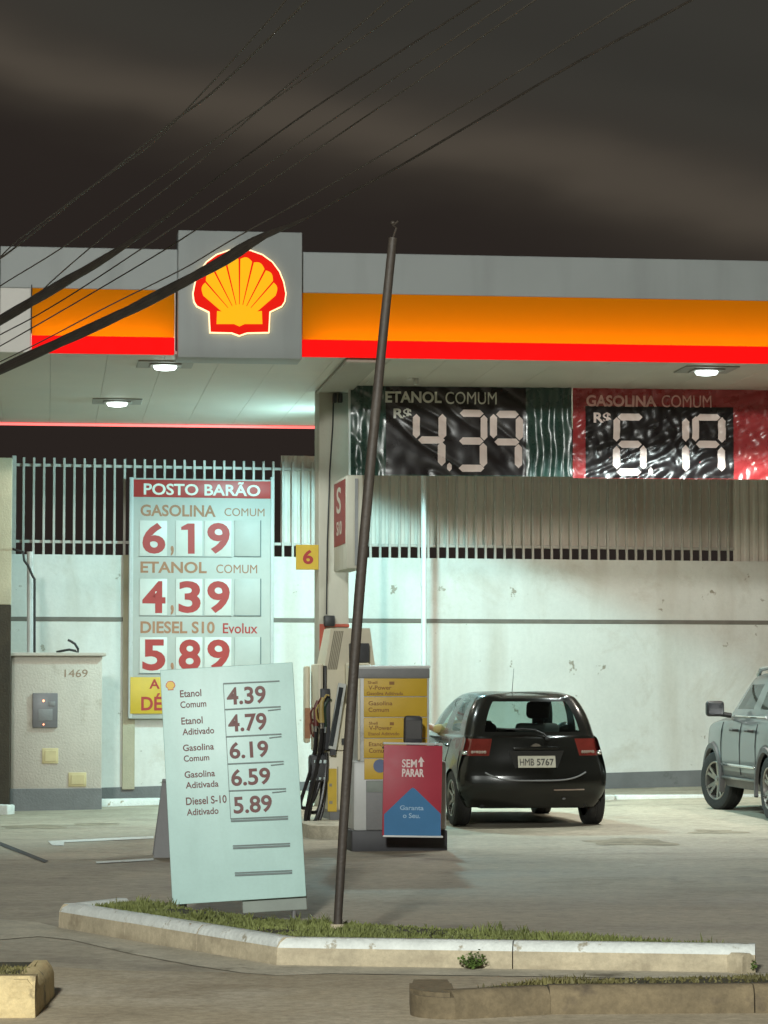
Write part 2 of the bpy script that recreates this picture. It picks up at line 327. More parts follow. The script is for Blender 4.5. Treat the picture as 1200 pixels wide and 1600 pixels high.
# ------------------------------------------------------------------ helpers: meshes
class MB:
    def __init__(s):
        s.bm = bmesh.new()
    def _face(s, vs):
        try:
            return s.bm.faces.new(vs)
        except ValueError:
            return None
    def box(s, x0, x1, y0, y1, z0, z1, bev=0.0, seg=2, mtx=None):
        vs = [s.bm.verts.new((x, y, z)) for x in (x0, x1) for y in (y0, y1) for z in (z0, z1)]
        q = [(0, 1, 3, 2), (4, 6, 7, 5), (0, 4, 5, 1), (2, 3, 7, 6), (0, 2, 6, 4), (1, 5, 7, 3)]
        fs = [s._face([vs[i] for i in f]) for f in q]
        out = vs
        if bev > 0:
            ed = list({e for f in fs for e in f.edges})
            r = bmesh.ops.bevel(s.bm, geom=ed, offset=bev, segments=seg, affect='EDGES', profile=0.5)
            out = list({v for f in r['faces'] for v in f.verts} | {v for v in vs if v.is_valid})
        if mtx is not None:
            for v in out:
                v.co = mtx @ v.co
        return s
    def hexa(s, pts):
        """eight corners: bottom four (ccw), top four"""
        vs = [s.bm.verts.new(p) for p in pts]
        for f in ((0, 3, 2, 1), (4, 5, 6, 7), (0, 1, 5, 4), (1, 2, 6, 5), (2, 3, 7, 6), (3, 0, 4, 7)):
            s._face([vs[i] for i in f])
        return s
    def quad(s, pts):
        s._face([s.bm.verts.new(p) for p in pts])
        return s
    def prism(s, poly, y0, y1):
        """polygon in local x,z extruded from y0 to y1"""
        a = [s.bm.verts.new((p[0], y0, p[1])) for p in poly]
        b = [s.bm.verts.new((p[0], y1, p[1])) for p in poly]
        s._face(a); s._face(list(reversed(b)))
        n = len(poly)
        for i in range(n):
            s._face([a[i], b[i], b[(i + 1) % n], a[(i + 1) % n]])
        return s
    def slab(s, poly, z0, z1):
        a = [s.bm.verts.new((p[0], p[1], z0 if len(p) < 3 else z0 + p[2])) for p in poly]
        b = [s.bm.verts.new((p[0], p[1], z1 if len(p) < 3 else z1 + p[2])) for p in poly]
        s._face(list(reversed(a))); s._face(b)
        n = len(poly)
        for i in range(n):
            s._face([a[i], a[(i + 1) % n], b[(i + 1) % n], b[i]])
        return s
    def tube(s, pts, r, seg=8, r1=None, caps=True):
        pts = [Vector(p) for p in pts]
        n = len(pts)
        rings = []
        up = Vector((0, 0, 1))
        prev = None
        for i, p in enumerate(pts):
            t = (pts[min(i + 1, n - 1)] - pts[max(i - 1, 0)]).normalized()
            if prev is None:
                a = t.cross(up)
                if a.length < 1e-3:
                    a = t.cross(Vector((1, 0, 0)))
            else:
                a = prev - t * prev.dot(t)
            a.normalize(); prev = a
            b = t.cross(a)
            rr = r(i / (n - 1)) if callable(r) else (r if r1 is None else r + (r1 - r) * i / (n - 1))
            rings.append([s.bm.verts.new(p + (a * cos(2 * pi * k / seg) + b * sin(2 * pi * k / seg)) * rr) for k in range(seg)])
        for i in range(n - 1):
            for k in range(seg):
                s._face([rings[i][k], rings[i][(k + 1) % seg], rings[i + 1][(k + 1) % seg], rings[i + 1][k]])
        if caps:
            s._face(list(reversed(rings[0]))); s._face(rings[-1])
        return s
    def lathe(s, prof, mtx=None, seg=32, closed=False):
        """profile of (radius, axial) turned about local x"""
        mtx = mtx or Matrix.Identity(4)
        rings = []
        for (r, a) in prof:
            if r < 1e-6:
                rings.append([s.bm.verts.new(mtx @ Vector((a, 0, 0)))])
            else:
                rings.append([s.bm.verts.new(mtx @ Vector((a, r * cos(2 * pi * k / seg), r * sin(2 * pi * k / seg)))) for k in range(seg)])
        m = len(rings)
        for i in range(m if closed else m - 1):
            A, B = rings[i], rings[(i + 1) % m]
            for k in range(seg):
                k2 = (k + 1) % seg
                if len(A) == 1 and len(B) == 1:
                    continue
                if len(A) == 1:
                    s._face([A[0], B[k2], B[k]])
                elif len(B) == 1:
                    s._face([A[k], A[k2], B[0]])
                else:
                    s._face([A[k], A[k2], B[k2], B[k]])
        return s
    def ball(s, c, rx, ry, rz, seg=12, rings=8):
        vs = []
        for i in range(rings + 1):
            th = pi * i / rings
            if i in (0, rings):
                vs.append([s.bm.verts.new((c[0], c[1], c[2] + rz * cos(th)))])
            else:
                vs.append([s.bm.verts.new((c[0] + rx * sin(th) * cos(2 * pi * k / seg), c[1] + ry * sin(th) * sin(2 * pi * k / seg), c[2] + rz * cos(th))) for k in range(seg)])
        for i in range(rings):
            A, B = vs[i], vs[i + 1]
            for k in range(seg):
                k2 = (k + 1) % seg
                if len(A) == 1:
                    s._face([A[0], B[k], B[k2]])
                elif len(B) == 1:
                    s._face([A[k], B[0], A[k2]])
                else:
                    s._face([A[k], B[k], B[k2], A[k2]])
        return s
    def build(s, name, m, parent=None, mtx=None, angle=35, recalc=True):
        if recalc:
            bmesh.ops.recalc_face_normals(s.bm, faces=s.bm.faces[:])
        me = bpy.data.meshes.new(name)
        s.bm.to_mesh(me); s.bm.free()
        return link(name, me, m, parent, mtx, angle)

def link(name, me, m, parent=None, mtx=None, angle=35):
    for p in me.polygons:
        p.use_smooth = True
    if len(me.polygons):
        me.set_sharp_from_angle(angle=R(angle))
    if m is not None and not len(me.materials):
        me.materials.append(m)
    o = bpy.data.objects.new(name, me)
    COL.objects.link(o)
    if parent is not None:
        o.parent = parent
    if mtx is not None:
        o.matrix_local = mtx
    return o

def tag(o, label, cat, group=None):
    o['label'] = label; o['category'] = cat
    if group:
        o['group'] = group
    return o

def thing(name, label, cat, mtx, group=None):
    o = bpy.data.objects.new(name, None)
    COL.objects.link(o)
    o.matrix_world = mtx
    return tag(o, label, cat, group)

def structure(o):
    o['kind'] = 'structure'
    return o

def stuff(o):
    o['kind'] = 'stuff'
    return o

_fonts = {}
def text_mesh(s, bold=0.0, extrude=0.0):
    cu = bpy.data.curves.new('lettering', 'FONT')
    cu.body = s; cu.size = 1.0; cu.offset = bold; cu.extrude = extrude; cu.resolution_u = 4
    ob = bpy.data.objects.new('lettering_source', cu)
    COL.objects.link(ob)
    dg = bpy.context.evaluated_depsgraph_get()
    me = bpy.data.meshes.new_from_object(ob.evaluated_get(dg))
    bpy.data.objects.remove(ob); bpy.data.curves.remove(cu)
    return me

def text_fit(mb, s, x0, z0, x1, z1, y, bold=0.012, thick=0.002, slant=0.0, rot=0.0):
    """add the lettering S to MB, its bounding box fitted to x0..x1, z0..z1 on the plane y (facing -y)"""
    me = text_mesh(s, bold, 0.5)
    xs = [v.co.x for v in me.vertices]; ys = [v.co.y for v in me.vertices]
    ax, bx, ay, by = min(xs), max(xs), min(ys), max(ys)
    cx, cz = (x0 + x1) / 2, (z0 + z1) / 2
    vs = []
    for v in me.vertices:
        u = x0 + (v.co.x - ax) / (bx - ax) * (x1 - x0)
        w = z0 + (v.co.y - ay) / (by - ay) * (z1 - z0)
        u += (w - z0) * slant
        if rot:
            du, dw = u - cx, w - cz
            u, w = cx + du * cos(rot) - dw * sin(rot), cz + du * sin(rot) + dw * cos(rot)
        vs.append(mb.bm.verts.new((u, y - (v.co.z + 0.5) * thick, w)))
    for p in me.polygons:
        try:
            mb.bm.faces.new([vs[i] for i in p.vertices])
        except ValueError:
            pass
    bpy.data.meshes.remove(me)

def px_text(mb, fr, s, px0, py0, px1, py1, off, **k):
    x0, z1 = fr.loc(px0, py0, off); x1, z0 = fr.loc(px1, py1, off)
    text_fit(mb, s, x0, z0, x1, z1, off, **k)

def px_box(mb, fr, px0, py0, px1, py1, y0, y1, bev=0.0, ref=None):
    ref = y0 if ref is None else ref
    x0, z1 = fr.loc(px0, py0, ref); x1, z0 = fr.loc(px1, py1, ref)
    mb.box(x0, x1, y0, y1, z0, z1, bev)
    return x0, x1, z0, z1

def copy_tree(o, parent=None):
    c = o.copy(); COL.objects.link(c)
    if parent is not None:
        c.parent = parent
    for ch in list(o.children):
        copy_tree(ch, c)
    return c

# ================================================================== GROUND
def sheet(name, x0, x1, y0, y1, nx, ny, z, m):
    mb = MB()
    xs = [x0 + (x1 - x0) * i / nx for i in range(nx + 1)]; ys = [y0 + (y1 - y0) * j / ny for j in range(ny + 1)]
    g = [[mb.bm.verts.new((x, y, gz(x, y) + z)) for x in xs] for y in ys]
    for j in range(ny):
        for i in range(nx):
            mb._face([g[j][i], g[j][i + 1], g[j + 1][i + 1], g[j + 1][i]])
    return structure(mb.build(name, m, angle=60))

sheet('ground', -300, 300, -60, 540, 150, 300, 0.0, M['forecourt'])

def ground_patch(name, pxs, h, m):
    mb = MB()
    pts = [on_ground(x, y, h) for x, y in pxs]
    vs = [mb.bm.verts.new(p) for p in pts]
    mb._face(vs)
    for f in mb.bm.faces:
        if f.normal.z < 0:
            f.normal_flip()
    return structure(mb.build(name, m, recalc=False))

# road in front of the island
mb = MB()
B_ = on_ground(432, 1509); C_ = on_ground(1180, 1521); A_ = on_ground(92, 1449)
edge = [(-60, 12.2 * S), (-3.2, 12.0 * S), (A_.x - 0.6, 12.3 * S), (B_.x - 0.9, 11.75 * S), (B_.x, B_.y - 0.42), (C_.x, C_.y - 0.40), (C_.x + 3, 10.9 * S), (60, 10.8 * S)]
def strip(name, near, far, z, m):
    mb = MB()
    a = [mb.bm.verts.new((x, y, z)) for x, y in near]; b = [mb.bm.verts.new((x, y, z)) for x, y in far]
    for k in range(len(a) - 1):
        mb._face([a[k], a[k + 1], b[k + 1], b[k]])
    return structure(mb.build(name, m))
strip('road', [(x, -60) for x, y in edge], edge, 0.002, M['road'])
# pale concrete strip that widens to the left of the island, its outer edge shaped after a pole shadow and a seam
gi = [(-60, 1432), (0, 1436), (60, 1441), (92, 1449), (200, 1469), (300, 1485), (380, 1499), (432, 1508), (520, 1509), (800, 1514), (1180, 1520), (1260, 1522)]
go = [(-60, 1474), (0, 1468), (60, 1463), (110, 1468), (200, 1489), (300, 1508), (380, 1520), (432, 1524), (520, 1521), (800, 1525), (1180, 1531), (1260, 1534)]
G2 = lambda L, h: [tuple(on_ground(x, y, h))[:2] for x, y in L]
strip('gutter', G2(go, 0.004), G2(gi, 0.004), 0.004, M['gutter'])
# slab joints along the driving lanes, oil stains
def joint(p0, p1, w=0.012):
    mb = MB(); n = 20; pr = None
    d = (Vector(p1) - Vector(p0)).normalized(); nn = Vector((-d.y, d.x)) * w / 2
    for k in range(n + 1):
        c = Vector(p0).lerp(Vector(p1), k / n)
        q = [mb.bm.verts.new((c.x + s_ * nn.x, c.y + s_ * nn.y, gz(c.x, c.y) + 0.004)) for s_ in (-1, 1)]
        if pr:
            mb._face([pr[0], pr[1], q[1], q[0]])
        pr = q
    structure(mb.build('pavement_joint', M['joint']))
for xo in (-9.0, 7.4):
    joint((xo + 1.2, 18.6), (xo - 2.0, 39.0))
for yo in (24.5, 30.5, 36.5):
    joint((-10.0, yo - 1.6), (10.0, yo + 1.6), 0.016)
def stain(px, py, r):
    c = on_ground(px, py); mb = MB(); pts = []
    for k in range(28):
        a = 2 * pi * k / 28
        rr = r * (0.7 + 0.55 * noise.noise(Vector((cos(a) * 1.4 + px, sin(a) * 1.4, py * 0.1))))
        x, y = c.x + rr * cos(a), c.y + rr * sin(a) * 1.3
        pts.append(mb.bm.verts.new((x, y, gz(x, y) + 0.003)))
    ce = mb.bm.verts.new((c.x, c.y, gz(c.x, c.y) + 0.003))
    for k in range(28):
        mb._face([pts[k], pts[(k + 1) % 28], ce])
    structure(mb.build('oil_stain', M['oil']))
for a_ in ((60, 1292, 0.5), (150, 1288, 0.35), (980, 1316, 0.55), (1120, 1300, 0.4)):
    stain(*a_)
ground_patch('parking_line', [(75, 1314), (240, 1306), (240, 1310), (100, 1316), (100, 1321), (82, 1321)], 0.006, M['kerb_paint'])
ground_patch('parking_line', [(150, 1346), (240, 1341), (240, 1344), (150, 1349)], 0.006, M['kerb_paint'])
ground_patch('drain_channel', [(0, 1315), (76, 1345), (70, 1348), (0, 1321)], 0.005, M['seam'])

# ------------------------------------------------------------------ island kerbs
def kerb(name, a, b, h, w, paint, white=None, inward=1):
    """kerb stone from a to b (ground points on the outer foot), rounded top edge"""
    a, b = Vector(a), Vector(b)
    t = (b - a); L = t.length; t.normalize()
    n = Vector((-t.y, t.x, 0)) * inward
    prof = [(0, 0), (0.004, h * 0.66), (0.016, h * 0.84), (0.04, h), (w - 0.02, h), (w, h - 0.02), (w, 0)]
    mb = MB(); k = max(int(L / 0.9), 1)
    segs = []
    for i in range(k):
        l0, l1 = L * i / k + (0.003 if i else 0), L * (i + 1) / k - (0.003 if i < k - 1 else 0)
        jz = random.uniform(-0.003, 0.003)
        jn = random.uniform(-0.004, 0.004)
        r0 = [mb.bm.verts.new(a + t * l0 + n * (p + jn) + Vector((0, 0, q + (jz if q else 0)))) for p, q in prof]
        r1 = [mb.bm.verts.new(a + t * l1 + n * (p + jn) + Vector((0, 0, q + (jz if q else 0)))) for p, q in prof]
        for j in range(len(prof) - 1):
            f = mb._face([r0[j], r1[j], r1[j + 1], r0[j + 1]])
            f.material_index = 1 if 1 <= j <= 4 else 0
        mb._face(r0); mb._face(list(reversed(r1)))
    o = mb.build(name, None, angle=50)
    o.data.materials.append(M[paint]); o.data.materials.append(M[white or paint])
    return structure(o)

KH = 0.15
A3, B3, C3 = Vector((A_.x, A_.y, 0)), Vector((B_.x, B_.y, 0)), Vector((C_.x, C_.y, 0))
D3 = Vector((C_.x - 0.45, C_.y + 0.55, 0)); E3 = Vector((0.25, 12.9 * S, 0)); F3 = Vector((-0.70, 13.25 * S, 0)); G3 = Vector((A_.x + 0.30, A_.y + 0.50, 0))
kerb('kerb', A3, B3, KH, 0.14, 'kerb', 'kerb_paint')
kerb('kerb', B3, C3, KH, 0.14, 'kerb', 'kerb_paint')
kerb('kerb', C3, D3, KH - 0.04, 0.10, 'kerb')
kerb('kerb', F3, G3, KH - 0.03, 0.10, 'kerb', 'kerb_paint')
kerb('kerb', G3, A3, KH, 0.12, 'kerb', 'kerb_paint')
kerb('kerb', D3, F3, KH - 0.05, 0.10, 'kerb', 'kerb_paint')
mb = MB()
mb.slab([(A3.x + 0.1, A3.y + 0.05), (B3.x + 0.02, B3.y + 0.1), (C3.x - 0.1, C3.y + 0.1), (D3.x - 0.1, D3.y - 0.06), (F3.x, F3.y - 0.06), (G3.x + 0.06, G3.y - 0.06)], -0.02, KH - 0.025)
structure(mb.build('island_ground', M['soil']))

def in_poly(x, y, P):
    c = False; n = len(P)
    for i in range(n):
        x1, y1 = P[i]; x2, y2 = P[(i + 1) % n]
        if (y1 > y) != (y2 > y) and x < (x2 - x1) * (y - y1) / (y2 - y1) + x1:
            c = not c
    return c

def grass(name, P, z, n, h, m):
    mb = MB(); x0, x1 = min(p[0] for p in P), max(p[0] for p in P); y0, y1 = min(p[1] for p in P), max(p[1] for p in P)
    k = 0
    while k < n:
        x, y = random.uniform(x0, x1), random.uniform(y0, y1)
        if not in_poly(x, y, P):
            continue
        k += 1
        d = noise.noise(Vector((x * 2.2, y * 2.2, 3)))
        if d < -0.32 and random.random() < 0.8:
            continue
        d2 = noise.noise(Vector((x * 7, y * 7, 8)))
        hh = h * random.uniform(0.4, 1.1) * (0.6 + 1.0 * max(d + 0.2, 0)) * (1.9 if d2 > 0.33 else 1.0)
        a = random.uniform(0, 2 * pi); w = random.uniform(0.004, 0.009)
        l = random.uniform(0.1, 0.8) * hh; la = random.uniform(0, 2 * pi)
        p = Vector((x, y, z)); s_ = Vector((cos(a) * w, sin(a) * w, 0)); tip = Vector((cos(la) * l, sin(la) * l, hh))
        v = [mb.bm.verts.new(p - s_), mb.bm.verts.new(p + s_), mb.bm.verts.new(p + s_ * 0.6 + tip * 0.5 + Vector((0, 0, hh * 0.08))), mb.bm.verts.new(p - s_ * 0.6 + tip * 0.5 + Vector((0, 0, hh * 0.08))), mb.bm.verts.new(p + tip)]
        mb._face(v[:4]); mb._face([v[3], v[2], v[4]])
    o = stuff(mb.build(name, m, recalc=False))
    return o

isl = [(A3.x + 0.2, A3.y + 0.10), (B3.x + 0.06, B3.y + 0.15), (C3.x - 0.10, C3.y + 0.15), (D3.x, D3.y - 0.1), (0.5, B3.y + 0.72), (F3.x, F3.y - 0.15), (G3.x + 0.2, G3.y - 0.1)]
grass('grass', isl, KH - 0.03, 12000, 0.034, M['grass'])

# foreground kerbs and verge
fk0, fk1 = on_ground(690, 1594), on_ground(860, 1586)
fk2 = Vector((5.5, fk1.y + 0.25, 0))
kerb('kerb', (fk0.x + 0.06, fk0.y, 0), (fk1.x, fk1.y, 0), 0.125, 0.14, 'kerb_dark')
kerb('kerb', (fk1.x, fk1.y, 0), fk2, 0.13, 0.14, 'kerb_dark')
mb = MB()
pl = [(fk0.x + 0.06 + 0.20 * cos(a), fk0.y + 0.20 + 0.20 * sin(a)) for a in [-pi / 2 - pi / 2 * k / 8 for k in range(9)]]
pl += [(fk0.x - 0.14, fk0.y + 0.62), (fk0.x + 0.06, fk0.y + 0.62), (fk0.x + 0.06, fk0.y + 0.16)]
mb.slab(pl, -0.05, 0.12)
bmesh.ops.bevel(mb.bm, geom=[e for e in mb.bm.edges if all(v.co.z > 0.1 for v in e.verts)], offset=0.02, segments=2, affect='EDGES')
structure(mb.build('kerb', M['kerb_dark']))
mb = MB(); mb.slab([(fk0.x + 0.08, fk0.y + 0.12), (fk1.x, fk1.y + 0.12), (fk2.x, fk2.y + 0.12), (fk2.x, fk2.y + 0.75), (fk0.x + 0.5, fk0.y + 0.62)], -0.02, 0.118)
structure(mb.build('verge_ground', M['soil']))
grass('grass', [(fk0.x + 0.16, fk0.y + 0.18), (fk1.x, fk1.y + 0.18), (fk2.x - 2, fk2.y + 0.1), (fk2.x - 2, fk2.y + 0.65), (fk0.x + 0.5, fk0.y + 0.5)], 0.115, 6500, 0.035, M['dry_grass'])
lk0, lk1 = on_ground(-330, 1592), on_ground(54, 1591)
kerb('kerb', (lk0.x, lk0.y, 0), (lk1.x, lk1.y, 0), 0.185, 0.14, 'kerb_yellow')
kerb('kerb', (lk1.x, lk1.y, 0), (lk1.x - 0.02, lk1.y + 0.9, 0), 0.172, 0.12, 'kerb_yellow')
mb = MB(); mb.slab([(lk0.x, lk0.y + 0.1), (lk1.x - 0.1, lk1.y + 0.1), (lk1.x - 0.1, lk1.y + 0.9), (lk0.x, lk0.y + 0.9)], -0.02, 0.165)
structure(mb.build('verge_ground', M['soil']))
grass('grass', [(lk0.x + 0.6, lk0.y + 0.12), (lk1.x - 0.08, lk1.y + 0.12), (lk1.x - 0.08, lk1.y + 0.6), (lk0.x + 0.6, lk0.y + 0.6)], 0.16, 1800, 0.04, M['dry_grass'])

# weeds at the kerb foot
def weed(px, py, n, size, label):
    p = on_ground(px, py, 0.01)
    mb = MB()
    for i in range(n):
        a = random.uniform(0, 2 * pi); e = random.uniform(0.3, 1.3); l = size * random.uniform(0.5, 1)
        d = Vector((cos(a) * cos(e), sin(a) * cos(e) * 0.5, sin(e)))
        for k in range(5):
            c = d * l * (k + 1) / 5 + Vector((0, 0, 0.004))
            r_ = Vector((random.uniform(-1, 1), random.uniform(-1, 1), random.uniform(-0.6, 0.9))).normalized() * 0.022
            t_ = d.cross(r_).normalized() * 0.009
            mb.quad([c, c + r_ * 0.5 + t_, c + r_, c + r_ * 0.5 - t_])
        mb.tube([(0, 0, 0), d * l], 0.0015, 4)
    tag(mb.build('weed', M['weed'], None, Matrix.Translation(p), recalc=False), label, 'weed')
weed(738, 1513, 34, 0.10, 'leafy green weed growing at the foot of the white topped kerb')
weed(1172, 1518, 18, 0.07, 'small weed at the right end of the island kerb')

# ================================================================== CANOPY
CY = 23.0 * S
fc = Frame((0, CY, 0), 7.0)
canopy = thing('canopy', 'flat grey petrol station canopy with glowing yellow and red fascia', 'canopy', fc.M)
x_l0, z_t = fc.loc(0, 386); _, z_b = fc.loc(600, 557)
z_top = fc.loc(600, 396)[1]; z_y1 = fc.loc(600, 459.5)[1]; z_yr = fc.loc(600, 532)[1]; z_r0 = fc.loc(600, 559)[1]
XL, XR = -9.5, 11.0
xy0, xfin0, xfin1 = fc.loc(50, 500)[0], fc.loc(277, 460)[0], fc.loc(470, 460)[0]
BACK = 6.15 * S
SOF = z_r0 + 0.01
mb = MB(); mb.box(XL, XR, 0.36, BACK, SOF + 0.06, z_top - 0.25); mb.box(XL, XR, BACK, BACK + 0.12, SOF + 0.02, z_top - 0.02)
mb.build('roof_slab', M['fascia'], canopy)
# soffit of wide tray panels
mb = MB()
x = XL
while x < XR - 0.01:
    mb.box(x + 0.0012, min(x + 0.6, XR) - 0.0012, 0.02, BACK - 0.02, SOF, SOF + 0.03, 0.0015, 1); x += 0.6
mb.build('soffit', M['soffit'], canopy)
# upper grey fascia panels
mb = MB()
for x0, x1 in ((XL, x_l0 - 0.006), (x_l0 + 0.006, xfin0), (xfin1, 5.2), (5.206, XR)):
    mb.box(x0, x1, 0.0, 0.10, z_y1, z_top, 0.006, 1)
mb.box(XL, XR, 0.10, 0.36, z_top - 0.06, z_top - 0.01)
mb.build('upper_fascia', M['fascia'], canopy)
# light boxes: translucent panel, real lamp inside, red band below
def light_box(x0, x1):
    mb = MB(); 
    n = 6
    pr = []
    for i in range(n + 1):
        a = i / n
        pr.append((0.012 - 0.035 * sin(a * pi) , z_yr + (z_y1 - z_yr) * a))
    g = [[mb.bm.verts.new((x, y, z)) for y, z in pr] for x in (x0, x1)]
    for i in range(n):
        mb._face([g[0][i], g[1][i], g[1][i + 1], g[0][i + 1]])
    p = mb.build('light_panel', M['yellow_light'], canopy, recalc=False)
    mb = MB(); mb.box(x0, x1, -0.012, 0.05, z_r0, z_yr - 0.004, 0.006, 1)
    mb.build('red_band', M['red_light'], canopy)
    mb = MB(); mb.box(x0, x1, 0.30, 0.345, z_r0 + 0.02, z_y1 + 0.1); mb.box(x0 - 0.012, x0 - 0.002, 0.02, 0.30, z_r0 + 0.02, z_y1); mb.box(x1 + 0.002, x1 + 0.012, 0.02, 0.30, z_r0 + 0.02, z_y1)
    mb.build('light_box_back', M['canopy_white'], canopy)
    la = bpy.data.lights.new('fascia_tube', 'AREA'); la.shape = 'RECTANGLE'; la.size = (x1 - x0) * 0.985; la.size_y = 0.05
    la.energy = 2.7 * (x1 - x0); la.color = (1.0, 0.57, 0.22)
    lo = bpy.data.objects.new('fascia_tube', la); COL.objects.link(lo); lo.parent = canopy
    lo.location = ((x0 + x1) / 2, 0.20, z_yr + 0.0); lo.rotation_euler = (R(-118), 0, 0)
light_box(xy0, xfin0 - 0.03)
light_box(xfin1 + 0.015, XR)
mb = MB(); mb.box(x_l0 + 0.006, xy0 - 0.012, 0.0, 0.1, z_r0, z_y1 - 0.002, 0.006, 1); mb.box(XL, x_l0 - 0.006, 0.0, 0.1, z_r0, z_y1 - 0.002, 0.006, 1)
mb.build('end_panel', M['canopy_white'], canopy)
mb = MB(); mb.box(x_l0 - 0.006, x_l0 + 0.006, 0.03, 0.1, z_r0, z_top - 0.01)
mb.box(xy0 - 0.011, xy0 - 0.001, -0.03, 0.02, z_yr + 0.02, z_y1 + 0.03)
mb.build('seam', M['seam'], canopy)
# fin with the lit emblem
zf1 = fc.loc(370, 365)[1]; zf0 = fc.loc(370, 561)[1]
mb = MB(); mb.box(xfin0, xfin1, -0.16, 0.34, zf0 - 0.01, zf1, 0.012, 2)
fin = mb.build('sign_fin', M['fascia'], canopy)
def lp(X, Y, off):
    return fc.loc(X / 2.4, 340 + Y / 2.4, off)
half = [(0, 121), (40, 125), (85, 141), (122, 168), (148, 203), (164, 243), (172, 285), (168, 314), (158, 330), (112, 352), (108, 428), (28, 430), (0, 440)]
def outline(half, grow=0.0, cx=898.0, cy=290.0):
    pts = [(cx + x, y) for x, y in half] + [(cx - x, y) for x, y in reversed(half[1:-1])]
    if grow:
        out = []
        n = len(pts)
        for i in range(n):
            a, b, c = Vector(pts[i - 1]), Vector(pts[i]), Vector(pts[(i + 1) % n])
            n1 = Vector(((b - a).y, -(b - a).x)).normalized(); n2 = Vector(((c - b).y, -(c - b).x)).normalized()
            m_ = (n1 + n2).normalized(); k = 1 / max(m_.dot(n1), 0.5)
            out.append((b.x + m_.x * grow * k, b.y + m_.y * grow * k))
        pts = out
    return pts
emb_y = -0.16
def emb(pts, y0, y1, name, m, parent):
    mb = MB(); mb.prism([lp(X, Y, y0) for X, Y in pts], y0, y1)
    return mb.build(name, m, parent)
halo = emb(outline(half, 5), emb_y - 0.05, emb_y + 0.0, 'emblem', M['logo_halo'], fin)
emb(outline(half, 0), emb_y - 0.062, emb_y - 0.051, 'emblem_red', M['logo_red'], fin)
# yellow scallop petals
def emb_petals():
    mb = MB(); cx = 898.0
    # rays between petals: (x at the rim, y at the rim) -> (x, y) at the hinge
    rays = [(-141, 270, -44, 338), (-128, 252, -38, 334), (-100, 208, -22, 328), (-52, 170, -12, 324), (0, 152, 0, 322), (52, 170, 12, 324), (100, 208, 22, 328), (128, 252, 38, 334), (141, 270, 44, 338)]
    rim = [(-150, 262), (-120, 218), (-78, 178), (-28, 150), (28, 150), (78, 178), (120, 218), (150, 262)]
    for i in range(1, 8):
        pass
    cuts = [(-136, 296, -58, 352), (-128, 240, -40, 332), (-97, 195, -24, 328), (-51, 166, -11, 324), (0, 154, 0, 322), (51, 166, 11, 324), (97, 195, 24, 328), (128, 240, 40, 332), (136, 296, 58, 352)]
    for i in range(8):
        a, b = cuts[i], cuts[i + 1]
        g = 3.6
        ra, rb = Vector((a[0], a[1])), Vector((b[0], b[1])); ha, hb = Vector((a[2], a[3] + 9)), Vector((b[2], b[3] + 9))
        t = (rb - ra).normalized() * g; t2 = (hb - ha).normalized() * 1.2
        ra2, rb2 = ra + t, rb - t; ha2, hb2 = ha + t2, hb - t2
        out = Vector((ra.x + rb.x, ra.y + rb.y)) / 2 - Vector((0, 335)); out.normalize()
        arc = []
        for k in range(7):
            u = k / 6; arc.append(ra2.lerp(rb2, u) + out * 11 * sin(pi * u))
        poly = [(cx + v.x, v.y) for v in arc] + [(cx + hb2.x, hb2.y), (cx + ha2.x, ha2.y)]
        mb.prism([lp(X, Y, emb_y - 0.072) for X, Y in poly], emb_y - 0.072, emb_y - 0.063)
    base = [(-58, 353), (-40, 336), (-11, 327), (0, 325), (11, 327), (40, 336), (58, 353), (84, 350), (86, 399), (20, 399), (0, 408), (-20, 399), (-86, 399), (-84, 350)]
    mb.prism([lp(cx + X, Y, emb_y - 0.0721) for X, Y in base], emb_y - 0.0721, emb_y - 0.0632)
    side = [(-140, 300), (-84, 349), (-58, 352)]
    return mb.build('emblem_yellow', M['logo_yellow'], fin)
emb_petals()
# back edge red tube
zl = SOF - 0.02
mb = MB(); mb.box(XL, 3.0, BACK - 0.03, BACK - 0.005, zl - 0.02, zl + 0.015, 0.006, 1)
mb.build('light_strip', M['back_led'], canopy)
# column under the canopy and the beam that meets it
COLD = 25.45 * S
p0 = at_depth(498, 605, COLD); p1 = at_depth(546, 605, COLD)
fcol = Frame(((p0.x + p1.x) / 2, COLD, 0), 9.0)
cw = (p1.x - p0.x) / 2 / 1.02
lm = fc.I @ fcol.M
mb = MB(); mb.box(-cw, cw, 0, 0.40, 0.10, SOF + 0.02, 0.012, 2, lm)
colm = mb.build('column', M['column'], canopy)
pb0 = fc.I @ fcol.M @ Vector((-cw, 0, 0)); pb1 = fc.I @ fcol.M @ Vector((cw, 0, 0))
mb = MB(); mb.box(pb0.x - 0.01, pb1.x + 0.02, 0.12, pb1.y + 0.2, SOF - 0.05, SOF - 0.004, 0.01, 1)
mb.build('beam', M['beam'], canopy)
for X in (-6.6, 6.5):
    pass

